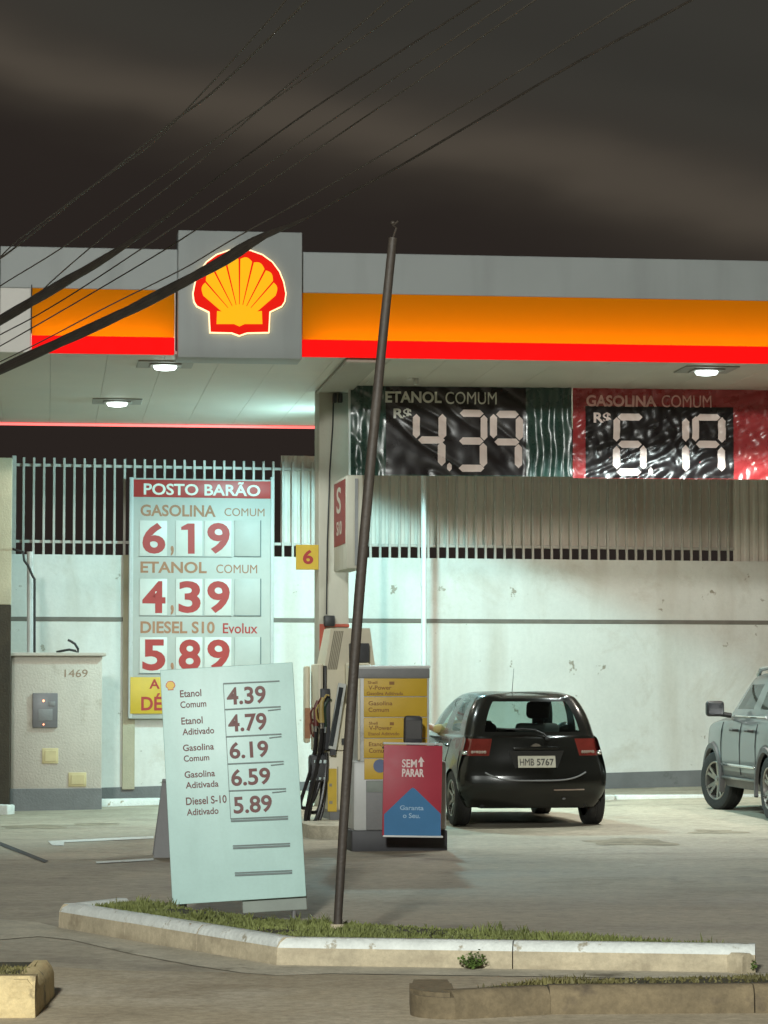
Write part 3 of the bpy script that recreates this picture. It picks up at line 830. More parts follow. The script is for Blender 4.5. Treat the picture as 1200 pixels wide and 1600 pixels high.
# canopy lights
def soffit_light(pos_local, label, power, col, spot=150, blend=0.12, tilt=0):
    t = thing('canopy_light', label, 'ceiling light', fc.M @ Matrix.Translation(Vector(pos_local)), 'downlights under the canopy')
    mb = MB(); mb.box(-0.30, 0.30, -0.30, 0.30, -0.014, -0.002, 0.004, 1); mb.box(-0.17, 0.17, -0.17, 0.17, -0.028, -0.014, 0.004, 1)
    mb.build('housing', M['lamp_body'], t)
    mb = MB(); mb.lathe([(0.125, -0.029), (0.125, -0.04), (0.11, -0.062), (0.06, -0.071), (0, -0.073)], Matrix.Rotation(R(-90), 4, 'Y'), 24)
    mb.build('lens', M['lens'], t)
    ld = bpy.data.lights.new('canopy_lamp', 'SPOT'); ld.energy = power; ld.color = col; ld.spot_size = R(spot); ld.spot_blend = blend; ld.shadow_soft_size = 0.14
    lo = bpy.data.objects.new('canopy_lamp', ld); COL.objects.link(lo); lo.parent = t; lo.location = (0, 0, -0.12); lo.rotation_euler = (0, R(tilt), 0)
    return t
def on_soffit(px, py):
    r = fc.I.to_3x3() @ ray(px, py); o = fc.I @ Vector((0, 0, EYE))
    t = (SOF - 0.06 - o.z) / r.z
    p = o + r * t
    return (p.x, p.y, SOF)
COOL = (0.86, 1.0, 0.97); WARM = (1.0, 0.93, 0.80)
a = on_soffit(258, 577); soffit_light(a, 'canopy downlight below the glowing emblem, the one nearer the fascia', POWER['lamp_near'], COOL)
a = on_soffit(183, 634); soffit_light(a, 'canopy downlight near the red back edge above the fence', POWER['lamp_far'], WARM)
a = on_soffit(1104, 585); soffit_light(a, 'canopy downlight above the red banner', POWER['lamp_front'], COOL)
pw = fc.I @ at_depth(592, 632, 27.4 * S)
soffit_light((pw.x, pw.y, SOF), 'canopy downlight hidden behind the column', POWER['lamp_wall'], (0.52, 0.97, 1.0), 171, 0.10, 18)
pw = fc.I @ at_depth(1010, 632, 26.9 * S)
soffit_light((pw.x, pw.y, SOF), 'canopy downlight hidden behind the red banner', POWER['lamp_right'], (1.0, 0.92, 0.80), 166, 0.15)
pw = fc.I @ at_depth(1420, 583, 24.0 * S)
soffit_light((pw.x, 1.0, SOF), 'canopy downlight over the silver suv', POWER['lamp_near'], WARM, 150)
# ================================================================== BOUNDARY WALL, FENCE
WY = 31.0 * S
fw = Frame((0, WY, 0), 11.7)
def wz(x):      # ground along the wall foot
    return gz((fw.M @ Vector((x, 0, 0))).x, WY) 
z_wtop = fw.loc(250, 868)[1]
WL, WR = -14.0, 16.0
wallt = thing('boundary_wall', 'long white painted boundary wall with grey foot and dark mid stripe', 'wall', fw.M)
mb = MB(); mb.hexa([(WL, 0, -0.4), (WR, 0, -0.4), (WR, 0.2, -0.4), (WL, 0.2, -0.4), (WL, 0, z_wtop), (WR, 0, z_wtop), (WR, 0.2, z_wtop), (WL, 0.2, z_wtop)])
mb.build('wall_panel', M['wall'], wallt)
zs = fw.loc(440, 969)[1]
mb = MB(); mb.box(WL, WR, -0.012, 0, zs - 0.03, zs + 0.03, 0.004, 1)
mb.build('stripe', M['stripe'], wallt)
xa, za = fw.loc(250, 1228); xb, zb_ = fw.loc(1000, 1206)
sl = (zb_ - za) / (xb - xa)
pt = lambda x: za + (x - xa) * sl
mb = MB(); mb.hexa([(WL, -0.015, -0.5), (WR, -0.015, -0.5), (WR, 0, -0.5), (WL, 0, -0.5), (WL, -0.015, pt(WL)), (WR, -0.015, pt(WR)), (WR, 0, pt(WR)), (WL, 0, pt(WL))])
mb.build('plinth', M['plinth'], wallt)
xp = fw.loc(198, 900)[0]
mb = MB(); mb.box(xp - 0.05, xp + 0.12, -0.05, 0, 0.1, z_wtop + 0.002, 0.004, 1)
mb.build('wall_strip', M['cream_render'], wallt)  # narrow raised strip, browner than the wall, left of the price board

# railing with bars
fence = thing('railing', 'white metal bar railing standing on top of the boundary wall', 'fence', fw.M)
zr1, zr0, zt_ = fw.loc(250, 729)[1], fw.loc(100, 846)[1], fw.loc(100, 715)[1]
x_start = fw.loc(22, 800)[0]
step = 0.1415 * S
step = (fw.loc(466, 800)[0] - fw.loc(37, 800)[0]) / 27.5
xe = fw.loc(1150, 800)[0]
mb = MB(); mb.box(x_start, xe, 0.075, 0.10, zr1 - 0.02, zr1 + 0.02, 0.004, 1); mb.build('rail', M['rail_metal'], fence)
mb = MB(); mb.box(x_start, xe, 0.075, 0.10, zr0 - 0.02, zr0 + 0.02, 0.004, 1); mb.build('rail', M['rail_metal'], fence)
barm = None; x = fw.loc(37, 800)[0]; nb = 0
while x < xe and nb < 98:
    if barm is None:
        mb = MB(); mb.box(-0.017, 0.017, 0.035, 0.069, z_wtop - 0.01, zt_, 0.004, 1)
        o = mb.build('bar', M['rail_metal'], fence, Matrix.Translation((x, 0, 0))); barm = o.data
    else:
        link('bar', barm, None, fence, Matrix.Translation((x, 0, 0)))
    x += step; nb += 1
mb = MB(); mb.box(x_start - 0.03, x_start + 0.03, 0.04, 0.1, z_wtop, zt_ + 0.02, 0.004, 1); mb.build('post', M['rail_metal'], fence)
# corrugated sheet screen behind the railing
sh = thing('sheet_screen', 'cream corrugated sheet screen fixed behind the railing bars', 'screen', fw.M)
def corrugated(x0, x1, z0, z1, y, pitch, amp):
    mb = MB(); n = int((x1 - x0) / pitch * 6)
    top = []; bot = []
    for i in range(n + 1):
        x = x0 + (x1 - x0) * i / n
        ph = (x - x0) / pitch % 1
        a = min(max(abs(ph - 0.5) * 6 - 1, 0), 1)
        bot.append(mb.bm.verts.new((x, y + a * amp, z0))); top.append(mb.bm.verts.new((x, y + a * amp, z1)))
    for i in range(n):
        mb._face([bot[i], bot[i + 1], top[i + 1], top[i]])
    return mb
xs0 = fw.loc(441, 790)[0]; zs1 = fw.loc(470, 733)[1]; zs0 = fw.loc(600, 854)[1]
corrugated(xs0, xe, zs0, zs1 + 0.2, 0.125, step, 0.012).build('sheet', M['sheet'], sh, angle=20, recalc=False)
corrugated(xe - 0.02, WR, z_wtop - 0.02, zs1 + 0.2, 0.06, step, 0.02).build('sheet', M['sheet'], sh, angle=20, recalc=False)
# white standing pipe in front of the wall
fp = Frame(at_depth(662, 1230, 30.3 * S), 0)
pp = at_depth(662, 800, 30.3 * S)
mb = MB(); mb.tube([(pp.x, pp.y, gz(pp.x, pp.y) - 0.02), (pp.x, pp.y, 2.0), (pp.x, pp.y, z_r0 + 0.2)], 0.038, 14)
for z in (1.2, 2.9):
    mb.tube([(pp.x, pp.y, z), (pp.x, pp.y, z + 0.05)], 0.047, 14)
tag(mb.build('standpipe', M['white_metal']), 'thin white vertical pipe rising in front of the white wall', 'pipe')

# kerb stones at the wall foot
def wall_block(px0, py0, px1, py1, h, label):
    a = on_ground(px0, py0); b = on_ground(px1, py1)
    d = (b - a); L = d.length; ang = math.atan2(d.y, d.x)
    mb = MB(); n = max(int(L / 2.4), 1)
    for i in range(n):
        mb.box(L * i / n + 0.004, L * (i + 1) / n - 0.004, 0, 0.2, -0.05, h, 0.02, 2)
    return tag(mb.build('kerb_block', M['kerb_paint'], None, Matrix.Translation(a) @ Matrix.Rotation(ang, 4, 'Z')), label, 'kerb block')
wall_block(150, 1261, 262, 1257, 0.10, 'short white concrete block beside the meter cabinet')
wall_block(-60, 1273, 12, 1273, 0.13, 'white concrete block at the foot of the dark pillar')
wall_block(660, 1256, 1260, 1243, 0.10, 'long white kerb along the wall behind the black hatchback')

# ================================================================== LEFT: pillar, meter cabinet
ft = Frame(flat(at_depth(0, 1262, 27.6 * S)), 9.0)
pil = thing('gate_pillar', 'tall pillar with cream top and dark brown lower part', 'pillar', ft.M)
xr = ft.loc(18, 900)[0]; zt1 = ft.loc(10, 715)[1]; zt2 = ft.loc(10, 945)[1]; zt3 = ft.loc(10, 858)[1]
mb = MB(); mb.box(xr - 0.75, xr, 0, 0.5, zt2, zt1, 0.015, 2); mb.box(xr - 0.75, xr + 0.006, -0.006, 0.506, zt3 - 0.01, zt3 + 0.01); mb.build('pillar_top', M['cream_render'], pil)
mb = MB(); mb.box(xr - 0.75, xr, 0.004, 0.5, -1.6, zt2, 0.01, 1); mb.build('pillar_shaft', M['dark_render'], pil)

fm = Frame(flat(at_depth(90, 1265, 28.2 * S)), 9.0)
cab = thing('meter_cabinet', 'low plastered electricity meter cabinet with painted number 1469', 'cabinet', fm.M)
x0, z1 = fm.loc(18, 1025); x1, _ = fm.loc(160, 1025); zp = fm.loc(90, 1232)[1]
mb = MB(); mb.box(x0, x1, 0, 0.6 * S, -0.2, z1, 0.012, 2); mb.build('body', M['cabinet'], cab)
mb = MB(); mb.box(x0 - 0.04, x1 + 0.05, -0.06, 0.6 * S, z1, z1 + 0.045, 0.008, 1); mb.build('top_slab', M['cabinet'], cab)
mb = MB(); mb.box(x0 - 0.004, x1 + 0.004, -0.012, 0.5, -0.2, zp, 0.004, 1); mb.build('plinth', M['plinth'], cab)
mb = MB(); px_box(mb, fm, 51, 1083, 90, 1137, -0.03, 0.0, 0.008); 
box = mb.build('meter_door', M['grey_box'], cab)
mb = MB()
for px, py in ((68, 1095), (68, 1132)):
    x, z = fm.loc(px, py, -0.03); mb.ball((x, -0.032, z), 0.013 if py < 1100 else 0.009, 0.006, 0.013 if py < 1100 else 0.009)
mb.build('indicator', M['led_red'], box)
mb = MB(); px_box(mb, fm, 77, 1096, 86, 1103, -0.036, -0.031, 0.002); px_box(mb, fm, 60, 1108, 82, 1126, -0.034, -0.031, 0.002)
mb.build('window', M['mid_grey'], box)
for (a, b, c, d) in ((66, 1169, 91, 1193), (107, 1207, 135, 1229)):
    mb = MB(); x0_, x1_, z0_, z1_ = px_box(mb, fm, a, b, c, d, -0.012, 0.0, 0.006)
    hp = mb.build('hatch', M['hatch_plate'], cab)
    mb = MB(); mb.box(x0_ + 0.035, x1_ - 0.025, -0.018, -0.0121, z0_ + 0.03, z1_ - 0.03, 0.003, 1); mb.build('hatch_panel', M['hatch_plate'], hp)
mb = MB(); px_text(mb, fm, '1469', 101, 1046, 137, 1058, -0.001, bold=0.0, thick=0.0015); mb.build('painted_number', mat('faded_number', (0.27, 0.19, 0.13, 1), 0.7), cab)

# conduits rising from the cabinet
def conduit(px, py0, py1, d, r, m, label, bend=None):
    a = at_depth(px, py0, d); b = at_depth(px, py1, d)
    pts = [a, a.lerp(b, 0.5), b] + ([at_depth(x, y, d) for x, y in bend] if bend else [])
    mb = MB(); mb.tube(pts, r, 10)
    tag(mb.build('conduit', m), label, 'conduit')
conduit(47, 1024, 862, 28.5 * S, 0.042, M['light_grey'], 'pale grey conduit pipe standing on the meter cabinet')
conduit(54, 1024, 905, 28.4 * S, 0.017, M['black_metal'], 'black cable strapped beside the grey conduit pipe', [(51, 900), (44, 884), (38, 876), (36, 862), (20, 858), (0, 857)])
mb = MB(); mb.tube([at_depth(x, y, 28.5 * S) for x, y in ((88, 1019), (97, 1017), (108, 1015), (118, 1017), (122, 1020), (122, 1014), (117, 1006), (109, 1001), (106, 1000))], 0.016, 8)
tag(mb.build('loose_cable', M['black_metal']), 'short black cable end curling up from the cabinet top', 'cable')

# ================================================================== WALL PRICE BOARD
fs = Frame(fw.M @ Vector((fw.loc(315, 900)[0], -0.14, 0)), 11.7)
def Q(X, Y):
    return 190 + X / 4.0, 730 + Y / 4.0
board = thing('price_board', 'tall white wall price board with red header and large red digits', 'price board', fs.M)
def qbox(mb, X0, Y0, X1, Y1, y0, y1, bev=0.0):
    a, b = Q(X0, Y0), Q(X1, Y1)
    return px_box(mb, fs, a[0], a[1], b[0], b[1], y0, y1, bev, ref=0.0)
def qtext(mb, s, X0, Y0, X1, Y1, y, **k):
    a, b = Q(X0, Y0), Q(X1, Y1)
    x0, z1 = fs.loc(a[0], a[1], 0); x1, z0 = fs.loc(b[0], b[1], 0)
    text_fit(mb, s, x0, z0, x1, z1, y, **k)
mb = MB(); qbox(mb, 55, 66, 940, 1570, 0.0, 0.05, 0.006); mb.build('panel', M['wall_sign'], board)
mb = MB(); qbox(mb, 50, 62, 66, 1570, -0.012, 0.055, 0.004); qbox(mb, 932, 62, 948, 1570, -0.012, 0.055, 0.004); mb.build('frame', M['light_grey'], board)
mb = MB(); qbox(mb, 68, 76, 931, 197, -0.008, -0.001, 0.001); hd = mb.build('header', M['header_red'], board)
mb = MB(); qtext(mb, 'POSTO BARÃO', 138, 84, 866, 183, -0.009, bold=0.022); mb.build('lettering', M['header_white'], hd)
for s, bo_, *b in (('GASOLINA', 0.026, 118, 232, 588, 312), ('ETANOL', 0.026, 118, 588, 532, 664), ('DIESEL S10', 0.026, 118, 962, 582, 1040), ('COMUM', 0.0, 643, 255, 893, 308), ('COMUM', 0.0, 592, 608, 847, 664)):
    mb = MB(); qtext(mb, s, *b, -0.001, bold=bo_)
    mb.build('fuel_name', M['faded_brown'], board)
mb = MB(); qtext(mb, 'Evolux', 633, 975, 850, 1040, -0.001, bold=0.012); mb.build('lettering', M['red_text'], board)
rows = [(333, 557, '6', '1', '9'), (697, 927, '4', '3', '9'), (1062, 1287, '5', '8', '9')]
for y0, y1, d1, d2, d3 in rows:
    for (xa_, xb_), dg_ in (((112, 283), d1), ((338, 503), d2), ((517, 685), d3), ((706, 866), None)):
        mb = MB(); qbox(mb, xa_, y0, xb_, y1, -0.010, -0.001, 0.002)
        pl = mb.build('digit_plate', M['sign_plate'] if dg_ else M['wall_sign'], board)
        if dg_:
            mb = MB()
            if dg_ == '1':
                pts1 = [(372, 374), (412, 352), (456, 352), (456, 541), (414, 541), (414, 392), (372, 392)]
                mb.prism([fs.loc(*Q(a_, b_), 0.0) for a_, b_ in pts1], -0.0125, -0.0105)
            else:
                qtext(mb, dg_, xa_ + 18, y0 + 14, xb_ - 10, y1 - 15, -0.0105, bold=0.03)
            mb.build('digit', M['red_text'], pl)
    mb = MB(); qtext(mb, ',', 306, y1 - 66, 326, y1 - 2, -0.0015, bold=0.03); mb.build('comma', M['faded_brown'], board)
    mb = MB(); qbox(mb, 700, y1, 872, y1 + 5, -0.016, -0.001); qbox(mb, 866.5, y0, 871, y1, -0.02, -0.001); qbox(mb, 108, y1 + 1, 690, y1 + 5, -0.016, -0.001)
    mb.build('plate_rail', M['aframe_rail'], board)
mb = MB(); qbox(mb, 54, 1312, 440, 1540, -0.02, -0.001, 0.004); yb = mb.build('card_panel', M['yellow_paint'], board)
mb = MB(); qtext(mb, 'A', 172, 1325, 237, 1385, -0.021, bold=0.02); mb.build('lettering', M['red_text'], yb)
mb = MB(); qtext(mb, 'DÉB', 122, 1412, 312, 1520, -0.021, bold=0.024); mb.build('lettering', M['red_text'], yb)

# ================================================================== BANNERS
BD = 25.3 * S
fb = Frame(flat(at_depth(720, 600, BD)), 5.5)
zb1 = fb.loc(547, 601)[1]
fb.M = Matrix.Translation((0, 0, 0)) @ fb.M
def wr(kind, x, z):
    if kind == 'green':
        xx = x - fb.loc(822, 650)[0]
        v = 0.0
        k = min(max(xx / 0.15 + 0.5, 0), 1)                               # pleats on the right part
        v += k * 0.016 * (sin(x * 38 + 1.5 * noise.noise(Vector((x * 3, z * 2, 1)))) + 0.5 * noise.noise(Vector((x * 20, z * 5, 4))))
        a = x * 0.62 + z * 0.78; b = x * 0.78 - z * 0.62
        n_ = noise.noise(Vector((a * 5.5, b * 1.3, 7.3)))
        v += (1 - k * 0.7) * 0.020 * (1 - abs(n_) * 2) ** 2
        v += 0.008 * noise.noise(Vector((x * 6, z * 6, 2.2)))
        xl = fb.loc(602, 650)[0]
        if x < xl:
            v += 0.02 * noise.noise(Vector((x * 16, z * 2, 9)))
        return v
    a = -x * 0.45 + z * 0.89; b = x * 0.89 + z * 0.45
    n_ = noise.noise(Vector((a * 7, b * 1.6, 3.3)))
    n2 = noise.noise(Vector((x * 8, z * 5, 6.1)))
    v = 0.022 * (1 - abs(n_) * 2) ** 2 + 0.013 * (1 - abs(n2) * 2) ** 2 + 0.007 * noise.noise(Vector((x * 14, z * 13, 2.2)))
    return v
def drape_rect(kind, px0, py0, px1, py1, off, pxz=None):
    x0, z1 = fb.loc(px0, py0); x1, z0 = fb.loc(px1, py1)
    return drape_poly(kind, [(x0, z0), (x1, z0), (x1, z1), (x0, z1)], off)
def drape_bm(bm, kind, off, cell=0.022):
    xs = [v.co.x for v in bm.verts]; zs_ = [v.co.z for v in bm.verts]
    for axis, lo, hi in ((0, min(xs), max(xs)), (2, min(zs_), max(zs_))):
        n = int((hi - lo) / cell)
        for i in range(1, n + 1):
            c = [0, 0, 0]; c[axis] = lo + (hi - lo) * i / (n + 1)
            nn = [0, 0, 0]; nn[axis] = 1
            bmesh.ops.bisect_plane(bm, geom=bm.verts[:] + bm.edges[:] + bm.faces[:], plane_co=c, plane_no=nn)
    for v in bm.verts:
        v.co.y = wr(kind, v.co.x, v.co.z) - off
def drape_poly(kind, poly, off):
    mb = MB(); mb._face([mb.bm.verts.new((x, 0, z)) for x, z in poly])
    drape_bm(mb.bm, kind, off)
    return mb
def drape_text(kind, items, off):
    mb = MB()
    for s, px0, py0, px1, py1, bold in items:
        me = text_mesh(s, bold, 0.0)
        xs = [v.co.x for v in me.vertices]; ys = [v.co.y for v in me.vertices]
        x0, z1 = fb.loc(px0, py0); x1, z0 = fb.loc(px1, py1)
        vs = [mb.bm.verts.new((x0 + (v.co.x - min(xs)) / (max(xs) - min(xs)) * (x1 - x0), 0, z0 + (v.co.y - min(ys)) / (max(ys) - min(ys)) * (z1 - z0))) for v in me.vertices]
        for p in me.polygons:
            mb._face([vs[i] for i in p.vertices])
        bpy.data.meshes.remove(me)
    drape_bm(mb.bm, kind, off, 0.02)
    return mb
def seg_poly(px0, py0, px1, py1):
    x0, z1 = fb.loc(px0, py0); x1, z0 = fb.loc(px1, py1)
    w, h = x1 - x0, z1 - z0
    if h > w:
        c = w * 0.5
        return [(x0, z0 + c), (x0 + w / 2, z0), (x1, z0 + c), (x1, z1 - c), (x0 + w / 2, z1), (x0, z1 - c)]
    c = h * 0.5
    return [(x0, z0 + h / 2), (x0 + c, z0), (x1 - c, z0), (x1, z0 + h / 2), (x1 - c, z1), (x0 + c, z1)]
def segs(kind, lst, ox, off, name, m, parent):
    mb = MB()
    for X0, Y0, X1, Y1 in lst:
        mb._face([mb.bm.verts.new((x, 0, z)) for x, z in seg_poly(ox + X0 / 3, 340 + Y0 / 3, ox + X1 / 3, 340 + Y1 / 3)])
    drape_bm(mb.bm, kind, off)
    return mb.build(name, m, parent, angle=80)
bg = thing('price_banner', 'green and black plastic price banner reading 4,39 under the canopy', 'banner', fb.M)
drape_rect('green', 548, 602, 893.5, 745, 0.0).build('sheet', M['banner_green'], bg, angle=80)
drape_rect('green', 603, 604, 822, 743, 0.004).build('black_print', M['banner_black'], bg, angle=80)
for it_ in (('ETANOL', 602, 611, 690, 630, 0.03), ('COMUM', 696, 612, 776, 632, 0.0), ('R$', 615, 638, 643, 656, 0.03)):
    drape_text('green', [it_], 0.009).build('lettering', M['banner_grey_print'], bg, angle=80)
D4 = [(555, 920, 588, 1035), (675, 920, 712, 1040), (580, 1025, 705, 1060), (672, 1050, 708, 1165), (715, 1148, 737, 1190)]
D3_ = [(775, 900, 887, 935), (873, 925, 905, 1045), (772, 1030, 887, 1065), (868, 1055, 903, 1170), (770, 1158, 890, 1192)]
D9 = [(917, 920, 950, 1035), (945, 905, 1052, 940), (1037, 930, 1072, 1045), (938, 1035, 1055, 1068), (1033, 1060, 1068, 1175)]
for D_ in (D4, D3_, D9):
    segs('green', D_, 460, 0.009, 'digit', M['banner_print'], bg)
br = thing('price_banner', 'red and black plastic price banner reading 6,19 under the canopy', 'banner', fb.M)
drape_rect('red', 895, 604, 1320, 750, 0.0).build('sheet', M['banner_red'], br, angle=80)
drape_rect('red', 915, 634, 1147, 748, 0.004).build('black_print', M['banner_black'], br, angle=80)
for it_ in (('GASOLINA', 916, 617, 1026, 636, 0.03), ('COMUM', 1034, 617, 1112, 637, 0.0)):
    drape_text('red', [it_], 0.006).build('lettering', M['pink_print'], br, angle=80)
drape_text('red', [('R$', 928, 644, 955, 663, 0.03)], 0.009).build('lettering', M['banner_print'], br, angle=80)
D6 = [(495, 918, 612, 952), (475, 935, 507, 1050), (497, 1045, 608, 1080), (473, 1070, 508, 1180), (600, 1068, 632, 1180), (490, 1175, 607, 1210), (640, 1170, 662, 1207)]
D1 = [(798, 940, 832, 1050), (798, 1065, 832, 1190)]
D9b = [(845, 930, 878, 1050), (865, 920, 977, 952), (967, 935, 1003, 1055), (862, 1045, 974, 1080), (965, 1075, 1000, 1190)]
for D_ in (D6, D1, D9b):
    segs('red', D_, 800, 0.009, 'digit', M['banner_print'], br)
# rail that carries both banners
rl = thing('banner_rail', 'white metal rail along the top of both price banners', 'rail', fb.M)
mb = MB(); px_box(mb, fb, 545, 597, 1330, 601.5, 0.05, 0.09, 0.006); mb.build('top_bar', M['white_metal'], rl)
mb = MB(); px_box(mb, fb, 544.5, 601.5, 549, 744, 0.05, 0.09, 0.006); mb.build('end_bar', M['white_metal'], rl)
zsof = SOF
for px in (553, 655, 900, 1180):
    x, z = fb.loc(px, 597)
    if px != 655:
        mb = MB(); mb.box(x - 0.012, x + 0.012, 0.06, 0.08, z, zsof - 0.001); mb.build('hanger', M['white_metal'], rl)
# bracket under the soffit
fk = Frame(flat(at_depth(645, 585, 24.6 * S)), 7)
bk = thing('cable_bracket', 'rusty brown bracket with a pipe stub under the canopy', 'bracket', fk.M)
mb = MB(); px_box(mb, fk, 635, 570, 655, 582, -0.05, 0.08, 0.01); x, z = fk.loc(645, 570); mb.box(x - 0.05, x + 0.05, -0.03, 0.05, z - 0.02, SOF); mb.build('plate', mat('rusty_bracket', (0.13, 0.06, 0.045, 1), 0.7, var=0.3), bk)
mb = MB(); x, z1 = fk.loc(650, 582); _, z0 = fk.loc(650, 601); mb.tube([(x, 0, z1 + 0.02), (x, 0, z0)], 0.03, 12); mb.build('pipe', M['light_grey'], bk)
mb = MB(); px_box(mb, fk, 637, 581, 644, 594, -0.03, -0.02, 0.003); mb.build('tag', M['white_metal'], bk)

# ================================================================== COLUMN ATTACHMENTS
zt, zbm = fcol.loc(480, 851)[1], fcol.loc(480, 890)[1]
x0, x1 = fcol.loc(463, 870)[0], -cw
n6 = thing('number_sign', 'small yellow flag sign with red number 6 on the column', 'number sign', fcol.M)
mb = MB(); mb.box(x0, x1 + 0.0, 0.02, 0.045, zbm, zt, 0.004, 1); mb.build('plate', M['yellow_paint'], n6)
mb = MB(); text_fit(mb, '6', x0 + (x1 - x0) * 0.30, zbm + (zt - zbm) * 0.22, x0 + (x1 - x0) * 0.76, zbm + (zt - zbm) * 0.80, 0.019, bold=0.03); mb.build('digit', M['red_text'], n6)
# deep sign box on the front of the column
fbx = Frame(at_depth(540, 815, 24.55 * S), 9.0)
sb = thing('sign_box', 'deep cream box with red side poster fixed to the column', 'sign box', fbx.M)
x0, z1 = fbx.loc(541, 742); x1, z0 = fbx.loc(568, 889)
dep = 0.80 * S
mb = MB(); mb.box(x0, x1, 0, dep, z0, z1, 0.02, 2); mb.build('housing', M['column'], sb)
mb = MB(); mb.box(x1 - (x1 - x0) * 0.5, x1 - (x1 - x0) * 0.32, -0.006, 0.0, z0 + 0.04, z1 - 0.04); mb.build('trim', M['mid_grey'], sb)
mb = MB(); mb.box(x0 - 0.006, x0, 0.06, dep - 0.05, z0 + 0.32 * (z1 - z0) * 0.85, z1 - 0.04, 0.002, 1); po = mb.build('poster', mat('dull_red_poster', (0.20, 0.03, 0.025, 1), 0.6, var=0.15, scale=6), sb)  # poster in a dull dark red
tm = MB(); text_fit(tm, 'S', 0, 0, 0.34, 0.3, 0); text_fit(tm, 'S10', 0.0, -0.25, 0.4, -0.09, 0)
tm.build('lettering', M['column'], po, Matrix.Translation((x0 - 0.0065, dep - 0.28, z0 + 0.62 * (z1 - z0))) @ Matrix.Rotation(R(-90), 4, 'Z'))
mb = MB(); mb.box(x0 + 0.03, x0 + 0.12, dep, dep + 0.05, z0 + 0.2, z0 + 0.26); mb.build('bracket', M['black_metal'], sb)
# cables and camera on the column
mb = MB(); pts = [(-cw * 0.05, -0.012, fcol.loc(525, 625)[1]), (-cw * 0.1, -0.012, fcol.loc(523, 670)[1]), (-cw * 0.3, -0.012, fcol.loc(517, 740)[1]), (-cw * 0.45, -0.012, fcol.loc(512, 850)[1]), (-cw * 0.5, -0.012, fcol.loc(511, 960)[1])]
mb.tube(pts, 0.009, 6)
o = mb.build('column_cable', M['black_metal'], None, fcol.M); tag(o, 'thin dark cable running down the column face', 'cable')
spk = thing('floodlight', 'pair of small dark spotlights at the top of the column', 'spotlight', fcol.M)
for px in (522, 531):
    x, z = fcol.loc(px, 622); mb = MB(); mb.box(x - 0.022, x + 0.022, -0.09, -0.002, z - 0.06, z + 0.05, 0.01, 2); mb.build('head', M['black_metal'], spk)
mb = MB(); x, z = fcol.loc(526, 611); mb.box(x - 0.1, x + 0.1, -0.03, -0.001, z - 0.02, z + 0.03, 0.005, 1); mb.build('bar', M['column'], spk)
bx = thing('junction_box', 'black box on the column above an orange red bracket', 'box', fcol.M)
x0, z1 = fcol.loc(505, 962); x1, z0 = fcol.loc(521, 979)
mb = MB(); mb.box(x0, x1, -0.14, 0, z0, z1, 0.012, 2); mb.build('body', M['black_metal'], bx)
x2, z2 = fcol.loc(499, 975); x3, z3 = fcol.loc(508, 1018); x4 = fcol.loc(545, 975)[0]
mb = MB(); mb.box(x2, x3, -0.03, -0.001, z3, z2, 0.004, 1); mb.box(x3, x4, -0.03, -0.001, z2 - 0.035, z2, 0.004, 1); mb.build('bracket', M['orange_red'], bx)

# ================================================================== PUMP ISLAND AND PUMPS
pi0 = on_ground(487, 1312, 0.0)
fi = Frame((pi0.x, pi0.y, 0), 9.5)
mb = MB()
W, LN = 1.25, 7.5 * S
poly = []
for k in range(9):
    a = pi + pi / 2 * k / 8
    poly.append((0.3 + 0.3 * cos(a), 0.3 + 0.3 * sin(a)))
for k in range(9):
    a = -pi / 2 + pi / 2 * k / 8
    poly.append((W - 0.3 + 0.3 * cos(a), 0.3 + 0.3 * sin(a)))
poly += [(W, LN), (0, LN)]
mb.slab([(x, y) for x, y in poly], -0.1, 0.13)
o = mb.build('pump_island', M['gutter'], None, fi.M); tag(o, 'raised concrete island under the fuel pumps', 'pump island')
for f in o.data.polygons:
    pass

fpu = Frame(flat(at_depth(531, 1283, 22.9 * S)), 9.5)
pump = thing('fuel_pump', 'cream fuel pump with hanging hoses and nozzles on its side', 'fuel pump', fpu.M)
def P(px, py, off=0.0):
    return fpu.loc(px, py, off)
xL, xR = P(513, 1200)[0], P(588, 1200)[0]
zB = 0.13; zM = P(530, 1172)[1]; zT = P(530, 981)[1]; zSh = P(530, 1046)[1]
dp = 0.55 * S
xTL, xTR = P(520, 985)[0], P(581, 985)[0]
xSL = P(508, 1046)[0]
mb = MB(); mb.box(xL, xR, 0, dp, zB + 0.1, zM - 0.006, 0.02, 2); mb.build('lower_cabinet', M['cream'], pump)
mb = MB(); mb.box(xL + 0.02, xR - 0.02, 0.02, dp - 0.02, zB, zB + 0.1); mb.build('base', M['mid_grey'], pump)
mb = MB()
mb.hexa([(xL + 0.01, 0.02, zM), (xR, 0.02, zM), (xR, dp, zM), (xL + 0.01, dp, zM), (xSL, 0.05, zSh), (xR, 0.05, zSh), (xR, dp, zSh), (xSL, dp, zSh)])
mb.hexa([(xSL, 0.05, zSh), (xR, 0.05, zSh), (xR, dp, zSh), (xSL, dp, zSh), (xTL, 0.12, zT), (xTR, 0.12, zT), (xTR, dp - 0.06, zT), (xTL, dp - 0.06, zT)])
bmesh.ops.bevel(mb.bm, geom=[e for e in mb.bm.edges if len(e.link_faces) == 2 and e.calc_face_angle(0) > 0.6], offset=0.015, segments=2, affect='EDGES')
upper = mb.build('upper_housing', M['cream'], pump)
mb = MB()
